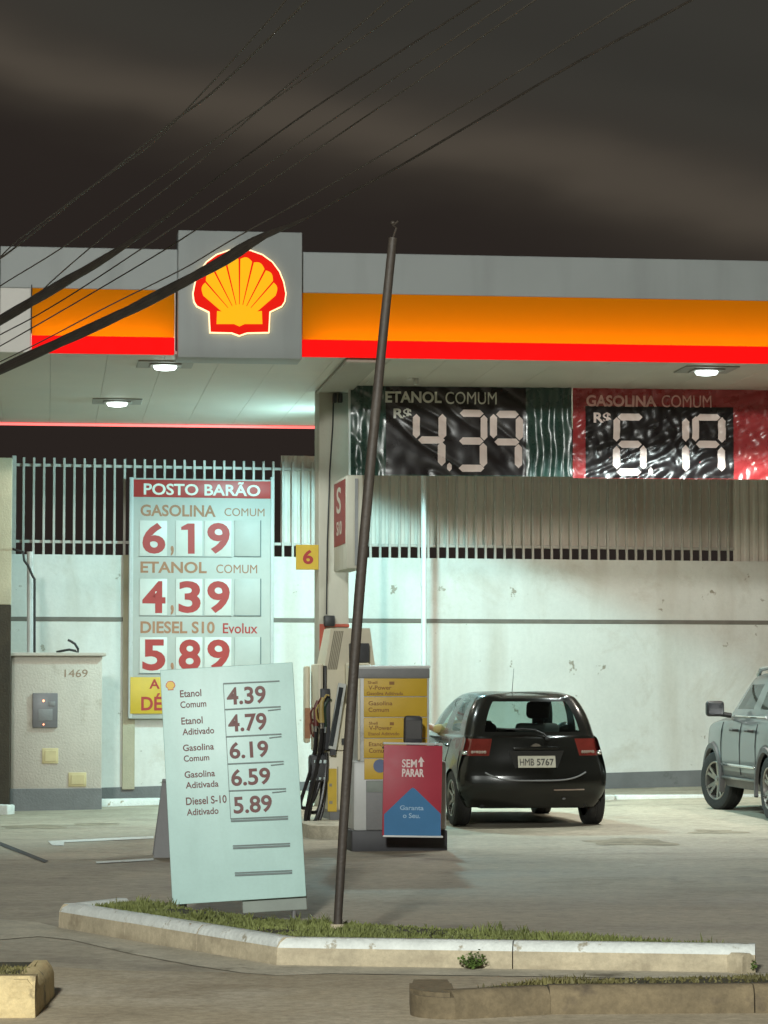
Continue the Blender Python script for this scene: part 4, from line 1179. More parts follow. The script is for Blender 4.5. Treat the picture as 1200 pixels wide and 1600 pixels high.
for i in range(6):
    a = 0.06 + i * 0.035
    xa_ = xTL + (xR - xL) * a; xb_ = xSL + (xR - xL) * a
    mb.hexa([(xb_, 0.040, zSh), (xb_ + 0.012, 0.040, zSh), (xb_ + 0.012, 0.052, zSh), (xb_, 0.052, zSh), (xa_, 0.112, zT - 0.03), (xa_ + 0.012, 0.112, zT - 0.03), (xa_ + 0.012, 0.125, zT - 0.03), (xa_, 0.125, zT - 0.03)])
mb.build('vent_grooves', M['cream_groove'], upper)
# dark vertical handle slot on the side edge, side panel behind with nozzle boots
x0, z1 = P(499, 1037); x1, z0 = P(509, 1130)
mb = MB(); mb.box(x0, x0 + 0.055, 0.08, dp - 0.05, z0 - 0.30, z1, 0.02, 2); mb.build('hose_mast', M['cream'], pump)
mb = MB(); mb.box(x0 + 0.058, x0 + 0.085, 0.03, dp - 0.1, z0 + 0.1, z1 - 0.02, 0.01, 2); mb.build('mast_slot', M['black_metal'], pump)
xa_, z1 = P(488, 1040); xb_, z0 = P(496, 1110)
mb = MB(); mb.box(xa_, xb_, dp - 0.15, dp + 0.02, z0 - 0.35, z1, 0.02, 2); mb.build('rear_mast', M['cream'], pump)
mb = MB(); mb.box(xa_ - 0.004, xb_ + 0.004, dp - 0.156, dp - 0.15, z0 - 0.3, z0 + 0.02); mb.build('rear_mast_panel', M['faded_brown'], pump)
x0, z1 = P(502, 1076); x1, z0 = P(516, 1172)
mb = MB(); mb.box(x0, x1, -0.01, dp - 0.1, z0, z1, 0.012, 2); mb.build('nozzle_boot', M['dark_grey'], pump)
# leaning display frame
def beam_px(mb, a, b, w, y0, y1):
    (xa, za), (xb, zb) = P(*a), P(*b)
    t = Vector((xb - xa, 0, zb - za)).normalized(); n = Vector((t.z, 0, -t.x)) * w / 2
    A, B = Vector((xa, 0, za)), Vector((xb, 0, zb))
    q = [A - n, A + n, B + n, B - n]
    mb.hexa([(p.x, y0, p.z) for p in (q[0], q[1])] + [(p.x, y1, p.z) for p in (q[1], q[0])] + [(p.x, y0, p.z) for p in (q[3], q[2])] + [(p.x, y1, p.z) for p in (q[2], q[3])])
mb = MB(); beam_px(mb, (517, 1170), (533, 1068), 0.075, -0.12, -0.04); dfr = mb.build('display_frame', M['light_grey'], pump)
mb = MB(); beam_px(mb, (514.5, 1165), (530.5, 1074), 0.045, -0.128, -0.121); mb.build('display', M['screen'], dfr)
mb = MB(); beam_px(mb, (518, 1180), (519, 1166), 0.06, -0.10, -0.045); mb.build('display_bracket', M['dark_grey'], dfr)
# side notice, card reader, display head
x0, z1 = P(512, 1201); x1, z0 = P(526, 1268)
mb = MB(); mb.box(x0, x1, -0.006, -0.001, z0, z1); nt = mb.build('notice', M['yellow_paint'], pump)
mb = MB(); mb.box(x1 + 0.006, x1 + 0.016, -0.004, -0.001, z0, z1 + 0.02); mb.box(x0 + 0.015, x0 + 0.05, -0.009, -0.0065, z0 + 0.08, z0 + 0.11); mb.box(x0 + 0.015, x0 + 0.045, -0.009, -0.0065, z0 + 0.26, z0 + 0.29); mb.build('notice_mark', M['cream_groove'], nt)
x0, z1 = P(534, 1154); x1, z0 = P(538, 1164)
mb = MB(); mb.box(x0, x1, 0.0, 0.02, z0, z1); mb.build('card_slot', M['black_metal'], pump)
x0, z1 = P(540, 1036); x1, z0 = P(575, 1101)
mb = MB(); mb.box(x0, x1, -0.16, 0.08, z0, z1, 0.025, 3); dh = mb.build('display_head', M['cream'], pump)
mb = MB(); mb.box(x0 + 0.002, x1 - 0.01, -0.163, -0.161, z0 + 0.20, z0 + 0.21); mb.build('display_seam', M['cream_groove'], dh)
x0, z1 = P(547, 1005); x1, z0 = P(561, 1035)
mb = MB(); mb.box(x0, x1 + 0.1, -0.06, 0.1, z0, z1, 0.01, 2); mb.build('keypad', M['dark_grey'], pump)
# nozzles and hoses on the left side
def nozzle(px, py, y, m, name='nozzle'):
    x, z = P(px, py)
    mb = MB()
    mb.tube([(x, y, z - 0.16), (x - 0.005, y, z - 0.02), (x + 0.0, y, z + 0.05), (x + 0.02, y, z + 0.10)], lambda t: 0.030 - 0.012 * t, 10)
    mb.tube([(x + 0.02, y, z + 0.08), (x + 0.05, y, z + 0.13), (x + 0.08, y, z + 0.12)], 0.010, 8)
    mb.tube([(x - 0.03, y, z + 0.03), (x - 0.06, y, z - 0.03), (x - 0.05, y, z - 0.12), (x - 0.01, y, z - 0.17)], 0.010, 8)
    n = mb.build(name, m, pump)
    mb = MB(); mb.tube([(x, y, z - 0.16), (x, y, z - 0.22)], 0.027, 10); mb.build('swivel', M['chrome'], n)
    return x, y, z - 0.22
hs = []
for px, py, y, m in ((493, 1110, -0.05, 'nozzle_red'), (500, 1105, -0.12, 'nozzle_yellow'), (506, 1112, -0.02, 'nozzle_green'), (496, 1128, 0.12, 'nozzle_red')):
    hs.append(nozzle(px, py, y, M[m]))
mb = MB()
xh, zh = P(488, 1182)
mb.box(xh - 0.03, xh + 0.16, -0.10, 0.12, zh - 0.26, zh + 0.02, 0.03, 2); mb.build('hose_holder', M['dark_grey'], pump)
mb = MB()
for i in range(3):
    mb.box(xh - 0.0 + 0.05 * i, xh + 0.035 + 0.05 * i, -0.108, -0.101, zh - 0.07, zh - 0.03, 0.004, 1); mb.box(xh + 0.05 * i, xh + 0.03 + 0.05 * i, -0.108, -0.101, zh - 0.24, zh - 0.21, 0.004, 1)
mb.build('hose_clamp', M['chrome'], pump)
for i, (x, y, z) in enumerate(hs):
    xe0, ze0 = P((468, 474, 480, 486)[i], (1262, 1288, 1296, 1270)[i])
    zg = max(ze0, 0.03)
    pts = []
    P0, P1, P2, P3 = Vector((x, y, z)), Vector((x - 0.01, y - 0.02, z - 0.5)), Vector((xe0 - 0.12, y - 0.1, zg - 0.02)), Vector((xe0 + 0.05, y - 0.05, zg))
    P4, P5, P6 = Vector((xe0 + 0.22, y, zg + 0.05)), Vector((x + 0.06, y + 0.05, 0.55)), Vector((x0 - 0.26, y + 0.03, zh + 0.04))
    def bez(a, b, c, d, n=14):
        return [a * (1 - t) ** 3 + b * 3 * t * (1 - t) ** 2 + c * 3 * t * t * (1 - t) + d * t ** 3 for t in [k / n for k in range(n + 1)]]
    pts = bez(P0, P1, P2, P3) + bez(P3, P3 + (P3 - P2) * 0.6, P5, P6)[1:]
    mb = MB(); mb.tube(pts, 0.019, 8); mb.build('hose', M['hose'], pump)

# yellow fuel list unit
UY = 20.3 * S
fu = Frame(flat(at_depth(625, 1328, UY)), 9.0)
unit = thing('fuel_dispenser', 'low grey fuel dispenser with yellow fuel list panel facing the street', 'fuel dispenser', fu.M)
def U(X, Y):
    return 540 + X / 5.16, 1030 + Y / 5.16
def ubox(mb, X0, Y0, X1, Y1, y0, y1, bev=0.0):
    a, b = U(X0, Y0), U(X1, Y1)
    return px_box(mb, fu, a[0], a[1], b[0], b[1], y0, y1, bev, ref=0.0)
def utext(mb, s, X0, Y0, X1, Y1, y, **k):
    a, b = U(X0, Y0), U(X1, Y1)
    x0, z1 = fu.loc(a[0], a[1], 0); x1, z0 = fu.loc(b[0], b[1], 0)
    text_fit(mb, s, x0, z0, x1, z1, y, **k)
ud = 0.50 * S
gzu = 0.0
mb = MB(); ubox(mb, 100, 62, 680, 830, 0.03, ud - 0.03, 0.012); mb.build('upper_housing', M['light_grey'], unit)
mb = MB(); ubox(mb, 96, 50, 690, 72, 0.015, ud, 0.01); mb.build('top_cap', M['white_metal'], unit)
mb = MB(); ubox(mb, 62, 822, 816, 1382, 0.0, ud, 0.03); mb.build('lower_cabinet', M['light_grey'], unit)
mb = MB(); x0, x1, z0, z1 = ubox(mb, 50, 1382, 820, 1560, -0.01, ud + 0.01, 0.012); mb.build('base', M['dark_grey'], unit)
mb = MB(); ubox(mb, 165, 978, 312 + 330, 1372, -0.006, 0.001, 0.004); rc_ = mb.build('recess', M['mid_grey'], unit)
mb = MB(); ubox(mb, 168, 982, 312 + 327, 1070, -0.012, -0.0065, 0.003); mb.build('vent', M['aframe_foot'], rc_)
mb = MB(); ubox(mb, 100, 78, 680, 152, 0.014, 0.029, 0.004); mb.build('header', M['mid_grey'], unit)
for ya, yb_ in ((155, 298), (306, 464), (472, 633), (641, 794), (802, 966)):
    mb = MB(); ubox(mb, 150, ya, 660, yb_, -0.012 if ya > 800 else 0.016, -0.002 if ya > 800 else 0.028, 0.002); mb.build('fuel_panel', M['fuel_yellow'], unit)
for s, *b in (('Shell', 180, 176, 258, 200), ('V-Power', 186, 212, 372, 246), ('Gasolina Aditivada', 172, 262, 465, 290), ('Gasolina', 186, 338, 380, 372), ('Comum', 186, 390, 352, 425),
              ('Shell', 190, 504, 260, 528), ('V-Power', 190, 536, 376, 572), ('Etanol Aditivado', 186, 588, 436, 614), ('Etanol', 190, 668, 312, 702), ('Comum', 190, 718, 345, 755)):
    mb = MB(); utext(mb, s, *b, 0.0155, bold=0.016)
    mb.build('fuel_name', M['fuel_text'], unit)
mb = MB(); a = U(275, 860); x, z = fu.loc(*a); mb.lathe([(0, -0.013), (0.062, -0.013), (0.062, -0.0165), (0, -0.0165)], Matrix.Translation((x, 0, z)) @ Matrix.Rotation(R(90), 4, 'Z'), 24); mb.build('sticker', M['blue_dot'], unit)
for cx_ in (375, 372):
    pass
mb = MB(); ubox(mb, 355, 180, 395, 206, 0.0135, 0.0155); ubox(mb, 358, 508, 392, 532, 0.0135, 0.0155); mb.build('fuel_symbol', M['fuel_text'], unit)
mb = MB(); ubox(mb, 100, 155, 118, 815, 0.0, 0.03, 0.006); mb.build('side_strip', M['cream'], unit)  # plain cream strip down the left edge of the panel

# toll-tag advert sign hung in front of the unit
fa = Frame(at_depth(645, 1300, UY - 0.42), 8.0, 0, 1.2)
ad = thing('advert_sign', 'red and blue hanging advert sign with white arrow', 'advert sign', fa.M)
def abox(mb, X0, Y0, X1, Y1, y0, y1, bev=0.0):
    a, b = U(X0, Y0), U(X1, Y1)
    return px_box(mb, fa, a[0], a[1], b[0], b[1], y0, y1, bev, ref=0.0)
def apoly(mb, pts, y0, y1):
    mb.prism([fa.loc(*U(X, Y)) for X, Y in pts], y0, y1)
mb = MB(); abox(mb, 310, 690, 768, 1428, 0.0, 0.02, 0.002); mb.build('panel', M['ad_red'], ad)
mb = MB(); apoly(mb, [(310, 1250), (525, 1045), (542, 1036), (560, 1045), (767, 1246), (767, 1425), (310, 1425)], -0.003, -0.0005); mb.build('blue_print', M['ad_blue'], ad)
mb = MB(); abox(mb, 302, 668, 782, 694, -0.012, 0.03, 0.005); mb.build('top_rail', M['light_grey'], ad)
mb = MB(); abox(mb, 300, 1418, 784, 1440, -0.012, 0.03, 0.005); mb.build('bottom_rail', M['white_metal'], ad)
def atext(mb, s, X0, Y0, X1, Y1, y, **k):
    a, b = U(X0, Y0), U(X1, Y1)
    x0, z1 = fa.loc(a[0], a[1], 0); x1, z0 = fa.loc(b[0], b[1], 0)
    text_fit(mb, s, x0, z0, x1, z1, y, **k)
mb = MB(); atext(mb, 'PARAR', 455, 882, 632, 950, -0.001, bold=0.04); mb.build('lettering', M['ad_text'], ad)
mb = MB(); atext(mb, 'SEM', 455, 806, 574, 874, -0.001, bold=0.02); mb.build('lettering', M['ad_text'], ad)
mb = MB()
apoly(mb, [(600, 868), (600, 830), (582, 832), (608, 785), (636, 828), (620, 828), (620, 868)], -0.003, -0.001); mb.build('arrow', M['ad_text'], ad)
mb = MB(); atext(mb, 'Garanta', 438, 1178, 628, 1218, -0.004, bold=0.012); mb.build('lettering', M['ad_text2'], ad)
mb = MB(); atext(mb, 'o Seu.', 462, 1240, 600, 1282, -0.004, bold=0.012); mb.build('lettering', M['ad_text2'], ad)
for X in (340, 740):
    mb = MB(); a = fa.loc(*U(X, 700)); mb.tube([(a[0], 0.02, a[1]), (a[0], 0.30, a[1] - 0.02)], 0.012, 8); mb.build('hook', M['mid_grey'], ad)
# dark reader box standing above the advert
rb = thing('reader_box', 'dark grey rounded box above the red and blue advert', 'tag reader', fa.M)
mb = MB(); x0, x1, z0, z1 = abox(mb, 486, 455, 628, 690, 0.06, 0.16, 0.03); mb.build('case', M['dark_grey'], rb)
mb = MB(); mb.box(x0 + 0.03, x1 - 0.03, 0.08, 0.12, z0 - 0.55, z0 + 0.02); mb.build('post', M['mid_grey'], rb)
mb = MB(); mb.box(x0 + 0.012, x1 - 0.012, 0.055, 0.0595, z0 + 0.05, z1 - 0.04, 0.002, 1); mb.build('face', M['cladding'], rb)

# ================================================================== A-FRAME PRICE SIGN
AD = 14.25 * S
th = R(3.4)
o_tl = at_depth(250, 1047, AD)
fA = Frame(o_tl, 3.0, -3.0, 3.4 * -1)
k_px = AD / F
# local x along the board top, local z up; roll chosen so that the board leans as in the photo
sgn = thing('floor_price_sign', 'leaning pale mint floor price sign listing five fuel prices', 'price sign', fA.M)
def AL(px, py):
    return fA.loc(px, py, 0.0)
HB, WB = 363.5 * k_px, 207.3 * k_px
mb = MB(); mb.box(0, WB, 0, 0.03, -HB, 0, 0.006, 2); mb.build('panel', M['aframe'], sgn)
mb = MB(); mb.box(WB * 0.52, WB + 0.002, 0.035, 0.06, -HB - 0.085, -HB + 0.1, 0.004, 1); mb.build('foot_board', M['aframe_foot'], sgn)
def V3(X, Y):
    return 240 + X / 3.904, 1020 + Y / 3.902
def A_text(mb, s, X0, Y0, X1, Y1, bold):
    c = V3((X0 + X1) / 2, (Y0 + Y1) / 2); x, z = AL(*c)
    w = (X1 - X0) / 3.9 * k_px; h = (Y1 - Y0) / 3.9 * k_px
    h2 = h - w * 0.050; w2 = w - h * 0.05
    text_fit(mb, s, x - w2 / 2, z - h2 / 2, x + w2 / 2, z + h2 / 2, -0.001, bold=bold, thick=0.0015)
for t_ in (('Etanol', 160, 222, 292, 272), ('Comum', 162, 288, 322, 337), ('Etanol', 168, 388, 300, 438), ('Aditivado', 175, 452, 370, 502), ('Gasolina', 178, 550, 368, 600), ('Comum', 183, 618, 340, 664),
           ('Gasolina', 188, 713, 375, 763), ('Aditivada', 195, 778, 396, 827), ('Diesel S-10', 197, 868, 446, 928), ('Aditivado', 202, 942, 396, 992)):
    mb = MB(); A_text(mb, *t_, 0.016)
    mb.build('fuel_name', M['aframe_text'], sgn)
for t_ in (('4.39', 443, 200, 687, 320), ('4.79', 452, 365, 692, 484), ('6.19', 460, 533, 702, 648), ('6.59', 470, 698, 714, 814), ('5.89', 485, 866, 724, 982)):
    mb = MB(); A_text(mb, *t_, 0.024); mb.build('price', M['aframe_text'], sgn)
def A_line(mb, a, b, w, y=-0.008):
    (x0, z0), (x1, z1) = AL(*V3(*a)), AL(*V3(*b))
    t = Vector((x1 - x0, 0, z1 - z0)).normalized(); n = Vector((-t.z, 0, t.x)) * w / 2
    A, B = Vector((x0, 0, z0)), Vector((x1, 0, z1))
    q = [A - n, B - n, B + n, A + n]
    mb.hexa([(p.x, y, p.z) for p in q] + [(p.x, -0.0005, p.z) for p in q])
for a, b, dbl in (((425, 188), (768, 172), 0), ((432, 346), (775, 328), 1), ((440, 512), (780, 495), 1), ((450, 678), (793, 662), 1), ((458, 842), (808, 828), 1), ((470, 1012), (820, 997), 2), ((483, 1177), (832, 1162), 2), ((495, 1342), (845, 1327), 2)):
    mb = MB()
    A_line(mb, a, b, 0.008)
    if dbl == 1:
        A_line(mb, (a[0] + 265, b[1] + 24), (b[0], b[1] + 15), 0.007); 
    if dbl == 2:
        A_line(mb, (a[0] + 1, a[1] + 14), (b[0], b[1] + 14), 0.012)
    mb.build('price_rail', M['aframe_rail'], sgn)
mb = MB(); A_line(mb, (425, 188), (470, 1012), 0.004, -0.004); mb.build('price_rail', M['aframe_rail'], sgn)
cx_, cz_ = AL(*V3(103, 201)); r_ = 30 / 3.9 * k_px
pl_ = [(cx_ + r_ * x / 30, cz_ - r_ * y / 30) for x, y in ((0, -30), (15, -27), (26, -15), (30, 0), (26, 10), (18, 14), (17, 27), (-17, 27), (-18, 14), (-26, 10), (-30, 0), (-26, -15), (-15, -27))]
mb = MB(); mb.prism(pl_, -0.004, -0.0005); em = mb.build('emblem', M['header_red'], sgn)
mb = MB(); mb.prism([(cx_ + (x - cx_) * 0.84, cz_ + (z - cz_) * 0.84) for x, z in pl_], -0.006, -0.0041); mb.build('emblem_face', M['yellow_paint'], em)
# legs: front feet and rear props
Z0 = -fA.M.translation.z
for x_ in (WB * 0.08, WB * 0.92):
    a = Vector((x_, 0.045, -HB + 0.15)); gpt = fA.M @ a; gpt.z = 0.0
    mb = MB(); mb.tube([a, fA.I @ gpt], 0.013, 8); mb.build('leg', M['mid_grey'], sgn)
    a = Vector((x_, 0.04, -0.05)); gpt = fA.M @ Vector((x_, 0.65, -HB)); gpt.z = 0.0
    mb = MB(); mb.tube([a, fA.I @ gpt], 0.014, 8); mb.build('leg', M['mid_grey'], sgn)
mb = MB(); mb.tube([(WB * 0.08, 0.3, -HB * 0.5), (WB * 0.92, 0.3, -HB * 0.5)], 0.01, 8); mb.build('crossbar', M['mid_grey'], sgn)

# grey folded board standing behind the price sign
gb = on_ground(252, 1338)
fg = Frame(gb, 6)
fb2 = thing('folding_board', 'grey tapered folding board standing edge on behind the price sign', 'floor board', fg.M)
h_ = 116 / F * gb.y; w_ = 1 / F * gb.y
for sgn_, nm in ((-1, 'front_board'), (1, 'rear_board')):
    mb = MB()
    mb.hexa([(-13 * w_, sgn_ * 0.22, 0), (46 * w_, sgn_ * 0.22, 0), (46 * w_, sgn_ * 0.22 + 0.03, 0), (-13 * w_, sgn_ * 0.22 + 0.03, 0), (1 * w_, sgn_ * 0.04, h_), (36 * w_, sgn_ * 0.04, h_), (36 * w_, sgn_ * 0.04 + 0.03, h_), (1 * w_, sgn_ * 0.04 + 0.03, h_)])
    mb.build(nm, M['mid_grey'], fb2)
mb = MB(); mb.box(1 * w_, 36 * w_, -0.05, 0.08, h_ - 0.01, h_ + 0.02, 0.008, 2); mb.build('hinge', M['mid_grey'], fb2)

# ================================================================== LEANING POLE
pb = on_ground(527, 1452, KH - 0.03)
pt_ = at_depth(614, 372, pb.y + 0.1)
pw = lambda d: d / F
pole = thing('leaning_pole', 'thin rusty leaning metal pole rising from the grass island', 'pole', Matrix.Translation(pb))
v = pt_ - pb
mb = MB()
pts = [v * t + Vector((0.028 * sin(pi * t) * -1, 0, 0)) for t in [k / 16 for k in range(17)]]
mb.tube([Vector((0, 0, -0.1))] + pts, lambda t: 0.0235 + 0.0055 * sin(pi * min(t * 1.05, 1)) + 0.003 * t, 14)
mb.build('shaft', M['pole'], pole)
mb = MB(); mb.tube([v, v + Vector((0.02, 0, 0.06)), v + Vector((0.0, 0, 0.075)), v + Vector((0.03, 0, 0.10))], 0.006, 6); mb.ball(v + Vector((0.0, 0, 0.09)), 0.014, 0.014, 0.012); mb.build('hook', M['pole'], pole)
mb = MB(); mb.tube([Vector((0, 0, -0.02)), Vector((0, 0, 0.03))], 0.055, 12, 0.040); mb.build('footing', M['kerb'], pole)

# ================================================================== OVERHEAD CABLES
def cable(pxs, d0, d1, r, label, strands=1, group='overhead cables crossing in front of the canopy'):
    n = 60
    xs = [p[0] for p in pxs]
    base = []
    for i in range(n + 1):
        x = xs[0] + (xs[-1] - xs[0]) * i / n
        for j in range(len(pxs) - 1):
            if pxs[j][0] <= x <= pxs[j + 1][0] + 1e-6:
                break
        # smooth interpolation (Catmull-Rom)
        p0 = pxs[max(j - 1, 0)]; p1 = pxs[j]; p2 = pxs[j + 1]; p3 = pxs[min(j + 2, len(pxs) - 1)]
        t = (x - p1[0]) / (p2[0] - p1[0])
        m1 = (p2[1] - p0[1]) / (p2[0] - p0[0]) * (p2[0] - p1[0]); m2 = (p3[1] - p1[1]) / (p3[0] - p1[0]) * (p2[0] - p1[0])
        y = (2 * t ** 3 - 3 * t * t + 1) * p1[1] + (t ** 3 - 2 * t * t + t) * m1 + (-2 * t ** 3 + 3 * t * t) * p2[1] + (t ** 3 - t * t) * m2
        dep = d0 + (d1 - d0) * i / n
        base.append(at_depth(x, y, dep))
    mb = MB()
    if strands == 1:
        mb.tube(base, r, 8)
    else:
        for s_ in range(strands):
            pts = []
            for i, p in enumerate(base):
                a = 2 * pi * s_ / strands + i * 0.3
                r_ = r(i / n)
                rr = r_ * (0.50 + 0.06 * sin(i * 0.9 + s_))
                pts.append(p + Vector((0, sin(a) * rr, cos(a) * rr)))
            mb.tube(pts, lambda t: r(t) * 0.62, 8)
    return tag(mb.build('overhead_cable', M['cable'] if strands > 1 else M['thin_cable'], angle=85), label, 'cable', group)
cable([(-60, 536), (0, 501), (90, 447), (175, 397), (260, 338), (360, 262), (480, 176), (620, 84), (760, -6), (840, -60)], 20 * S, 12.5 * S, lambda t: 0.043 - 0.036 * min(max((t - 0.18) / 0.22, 0), 1), 'thick black cable bundle passing above the left yellow light panel', 4)
cable([(-60, 605), (0, 578), (100, 532), (220, 476), (340, 412), (410, 370), (470, 345), (540, 305), (620, 262), (760, 180), (900, 98), (1080, 0), (1180, -60)], 20.5 * S, 13 * S, lambda t: 0.046 - 0.037 * min(max((t - 0.35) / 0.08, 0), 1), 'thick black cable bundle sweeping across the lit emblem', 4)
thin = [([(-20, 425), (18, 384), (60, 352), (150, 286), (240, 222), (330, 130), (430, 20), (470, -30)], 'thin cable at the far left edge, uppermost of the set'),
        ([(-20, 412), (0, 404), (42, 372), (120, 310), (190, 255), (270, 190), (330, 146), (420, 60), (500, -20)], 'thin pale cable catching the light near the top left of the sky'),
        ([(-20, 462), (0, 447), (97, 387), (190, 320), (320, 228), (450, 140), (620, 20), (680, -30)], 'thin cable second from the far left edge of the canopy'),
        ([(60, 460), (80, 440), (140, 388), (200, 340), (300, 262), (430, 150), (560, 40), (640, -30)], 'thin cable that drops behind the upper thick bundle'),
        ([(-20, 534), (0, 523), (50, 497), (120, 455), (222, 388), (330, 316), (480, 214), (640, 106), (830, -20)], 'thin cable just below the upper thick bundle'),
        ([(-20, 552), (0, 541), (120, 472), (258, 390), (320, 350), (420, 284), (520, 217), (640, 135), (880, -30)], 'thin cable crossing the middle of the left yellow light panel'),
        ([(-20, 575), (60, 536), (170, 478), (290, 418), (350, 382), (385, 362), (450, 326), (600, 240), (800, 118), (1040, -30)], 'thin cable running close above the emblem bundle')]
for i, (pp_, lab) in enumerate(thin):
    cable(pp_, (19.5 + 0.12 * i) * S, (13.0 + 0.1 * i) * S, 0.0060 if i != 1 else 0.0085, lab)

# ================================================================== CARS
def interp(tab, z):
    if z <= tab[0][0]:
        return tab[0][1:]
    for a, b in zip(tab, tab[1:]):
        if z <= b[0]:
            t = (z - a[0]) / (b[0] - a[0])
            return tuple(p + (q - p) * t for p, q in zip(a[1:], b[1:]))
    return tab[-1][1:]

RU = [0.0, 0.22, 0.44, 0.66, 0.84, 0.97]
CA = [R(25), R(55), R(82)]

def car_shell(sp):
    """cage of stacked plan outlines; returns {region: mesh} after subdivision"""
    T = sp['T']; bow, rc, bf, fcn = sp['bow'], sp['rc'], sp['bowf'], sp['fc']
    y_s, y_e = sp['ys'], sp['ye']
    side = [y_s]
    offs = [-1.06, -1.0, -0.9, -0.68, -0.36, 0, 0.36, 0.68, 0.9, 1.0, 1.06]
    side += [sp['wr'] + o * sp['R'] for o in offs]
    a, b = sp['wr'] + 1.06 * sp['R'], sp['wf'] - 1.06 * sp['R']
    side += [a + (b - a) * f for f in sp['mid']]
    side += [sp['wf'] + o * sp['R'] for o in offs] + [y_e]
    ns = len(side)
    def zbot(y):
        for wy in (sp['wr'], sp['wf']):
            d = abs(y - wy)
            if d < sp['R'] * 1.03:
                return max(sp['sill'], sp['wz'] + sqrt(max(sp['R'] ** 2 - d * d, 0)))
        return sp['sill']
    levels = []
    for t in T:
        loop = []
        def pt_at(kind, v):
            y0 = {'r': sp['ys'], 'rc': sp['ys'], 's': v, 'fc': sp['ye'], 'f': sp['ye']}[kind]
            zb_ = zbot(y0) if kind == 's' else sp['sill'] + (sp.get('rear_lift', 0.0) if kind in ('r', 'rc') else 0)
            zt_ = sp['belt'](y0 if kind == 's' else (0 if kind in ('r', 'rc') else sp['L']))
            z = zb_ + (zt_ - zb_) * t
            w, yr, yf = interp(sp['prof'], z)
            if kind == 'r':
                return (v * (w - rc), yr + bow * v * v, z)
            if kind == 'rc':
                return (w - rc + rc * sin(v), yr + bow + rc * (1 - cos(v)), z)
            if kind == 's':
                e = max(v - sp['ye'] + 0.9, 0) / 0.9; e2 = max(sp['ys'] + 0.6 - v, 0) / 0.6
                return (w - 0.05 * e * e - 0.015 * e2 * e2, v, z)
            if kind == 'fc':
                return (w - 0.05 - fcn + fcn * sin(v), yf - bf - fcn * (1 - cos(v)), z)
            return (v * (w - 0.05 - fcn), yf - bf * v * v, z)
        for u in RU: loop.append(pt_at('r', u))
        for c in CA: loop.append(pt_at('rc', c))
        for y in side: loop.append(pt_at('s', y))
        for c in reversed(CA): loop.append(pt_at('fc', c))
        for u in reversed(RU): loop.append(pt_at('f', u))
        levels.append(loop)
    fr = [(y - y_s) / (y_e - y_s) for y in side]
    gfr = [interp(sp['gmap'], f)[0] for f in fr]
    for (z, w, yr, yf, bw, rcc, zdrop) in sp['green']:
        loop = []
        ya, yb = yr + bw + rcc, yf - sp['gbf'] - 0.1
        zz = lambda y: z - zdrop * ((y - (ya + yb) / 2) / ((yb - ya) / 2)) ** 2
        for u in RU: loop.append((u * (w - rcc), yr + bw * u * u, zz(yr)))
        for c in CA: loop.append((w - rcc + rcc * sin(c), yr + bw + rcc * (1 - cos(c)), zz(ya)))
        for f in gfr:
            y = ya + (yb - ya) * f
            e = max(f - 0.55, 0) / 0.45
            loop.append((w - sp.get('gtap', 0.05) * e * e, y, zz(y)))
        wf = w - sp.get('gtap', 0.05)
        for c in reversed(CA): loop.append((wf - 0.1 + 0.1 * sin(c), yf - sp['gbf'] - 0.1 * (1 - cos(c)), zz(yb)))
        for u in reversed(RU): loop.append((u * (wf - 0.1), yf - sp['gbf'] * u * u, zz(yf)))
        levels.append(loop)
    nh = len(levels[0])
    bm = bmesh.new()
    grid = []
    for loop in levels:
        right = [bm.verts.new(p) for p in loop]
        left = [None] * nh
        for i in range(nh):
            p = loop[i]
            left[i] = right[i] if abs(p[0]) < 1e-6 else bm.verts.new((-p[0], p[1], p[2]))
        grid.append((right, left))
    nr, nc = len(RU), len(CA)
    regions = sp['regions']
    for l in range(len(levels) - 1):
        for i in range(nh - 1):
            if i < nr - 1: kind, k = 'r', i
            elif i < nr + nc: kind, k = 'rc', i - (nr - 1)
            elif i < nr + nc + ns - 1: kind, k = 's', i - (nr + nc)
            elif i < nr + 2 * nc + ns: kind, k = 'fc', i
            else: kind, k = 'f', nh - 2 - i
            f_ = None
            if kind == 's':
                f_ = ((side[k] + side[k + 1]) / 2, (gfr[k] + gfr[k + 1]) / 2)
            reg = regions(l, kind, k, f_)
            for sd, (g0, g1) in enumerate(((grid[l][0], grid[l + 1][0]), (grid[l][1], grid[l + 1][1]))):
                q = [g0[i], g0[i + 1], g1[i + 1], g1[i]]
                if sd: q.reverse()
                f = bm.faces.new(q)
                rname = reg + ('_L' if sd else '_R') if reg.startswith(('door', 'side_glass')) else reg
                if rname not in sp['idx']: sp['idx'][rname] = len(sp['idx'])
                f.material_index = sp['idx'][rname]
    # roof rings
    top = grid[-1]
    pts = levels[-1]
    yc = (pts[0][1] + pts[-1][1]) / 2
    prev = top
    for kx, ky, dz in sp['rings']:
        right = [bm.verts.new((p[0] * kx, yc + (p[1] - yc) * ky, p[2] * (1 - (1 - ky)) + (sum(q[2] for q in pts) / nh) * (1 - ky) + dz)) for p in pts]
        left = [right[i] if abs(pts[i][0]) < 1e-6 else bm.verts.new((-right[i].co.x, right[i].co.y, right[i].co.z)) for i in range(nh)]
        for i in range(nh - 1):
            for sd, (g0, g1) in enumerate(((prev[0], right), (prev[1], left))):
                q = [g0[i], g0[i + 1], g1[i + 1], g1[i]]
                if sd: q.reverse()
                f = bm.faces.new(q); f.material_index = sp['idx'].setdefault('roof', len(sp['idx']))
        prev = (right, left)
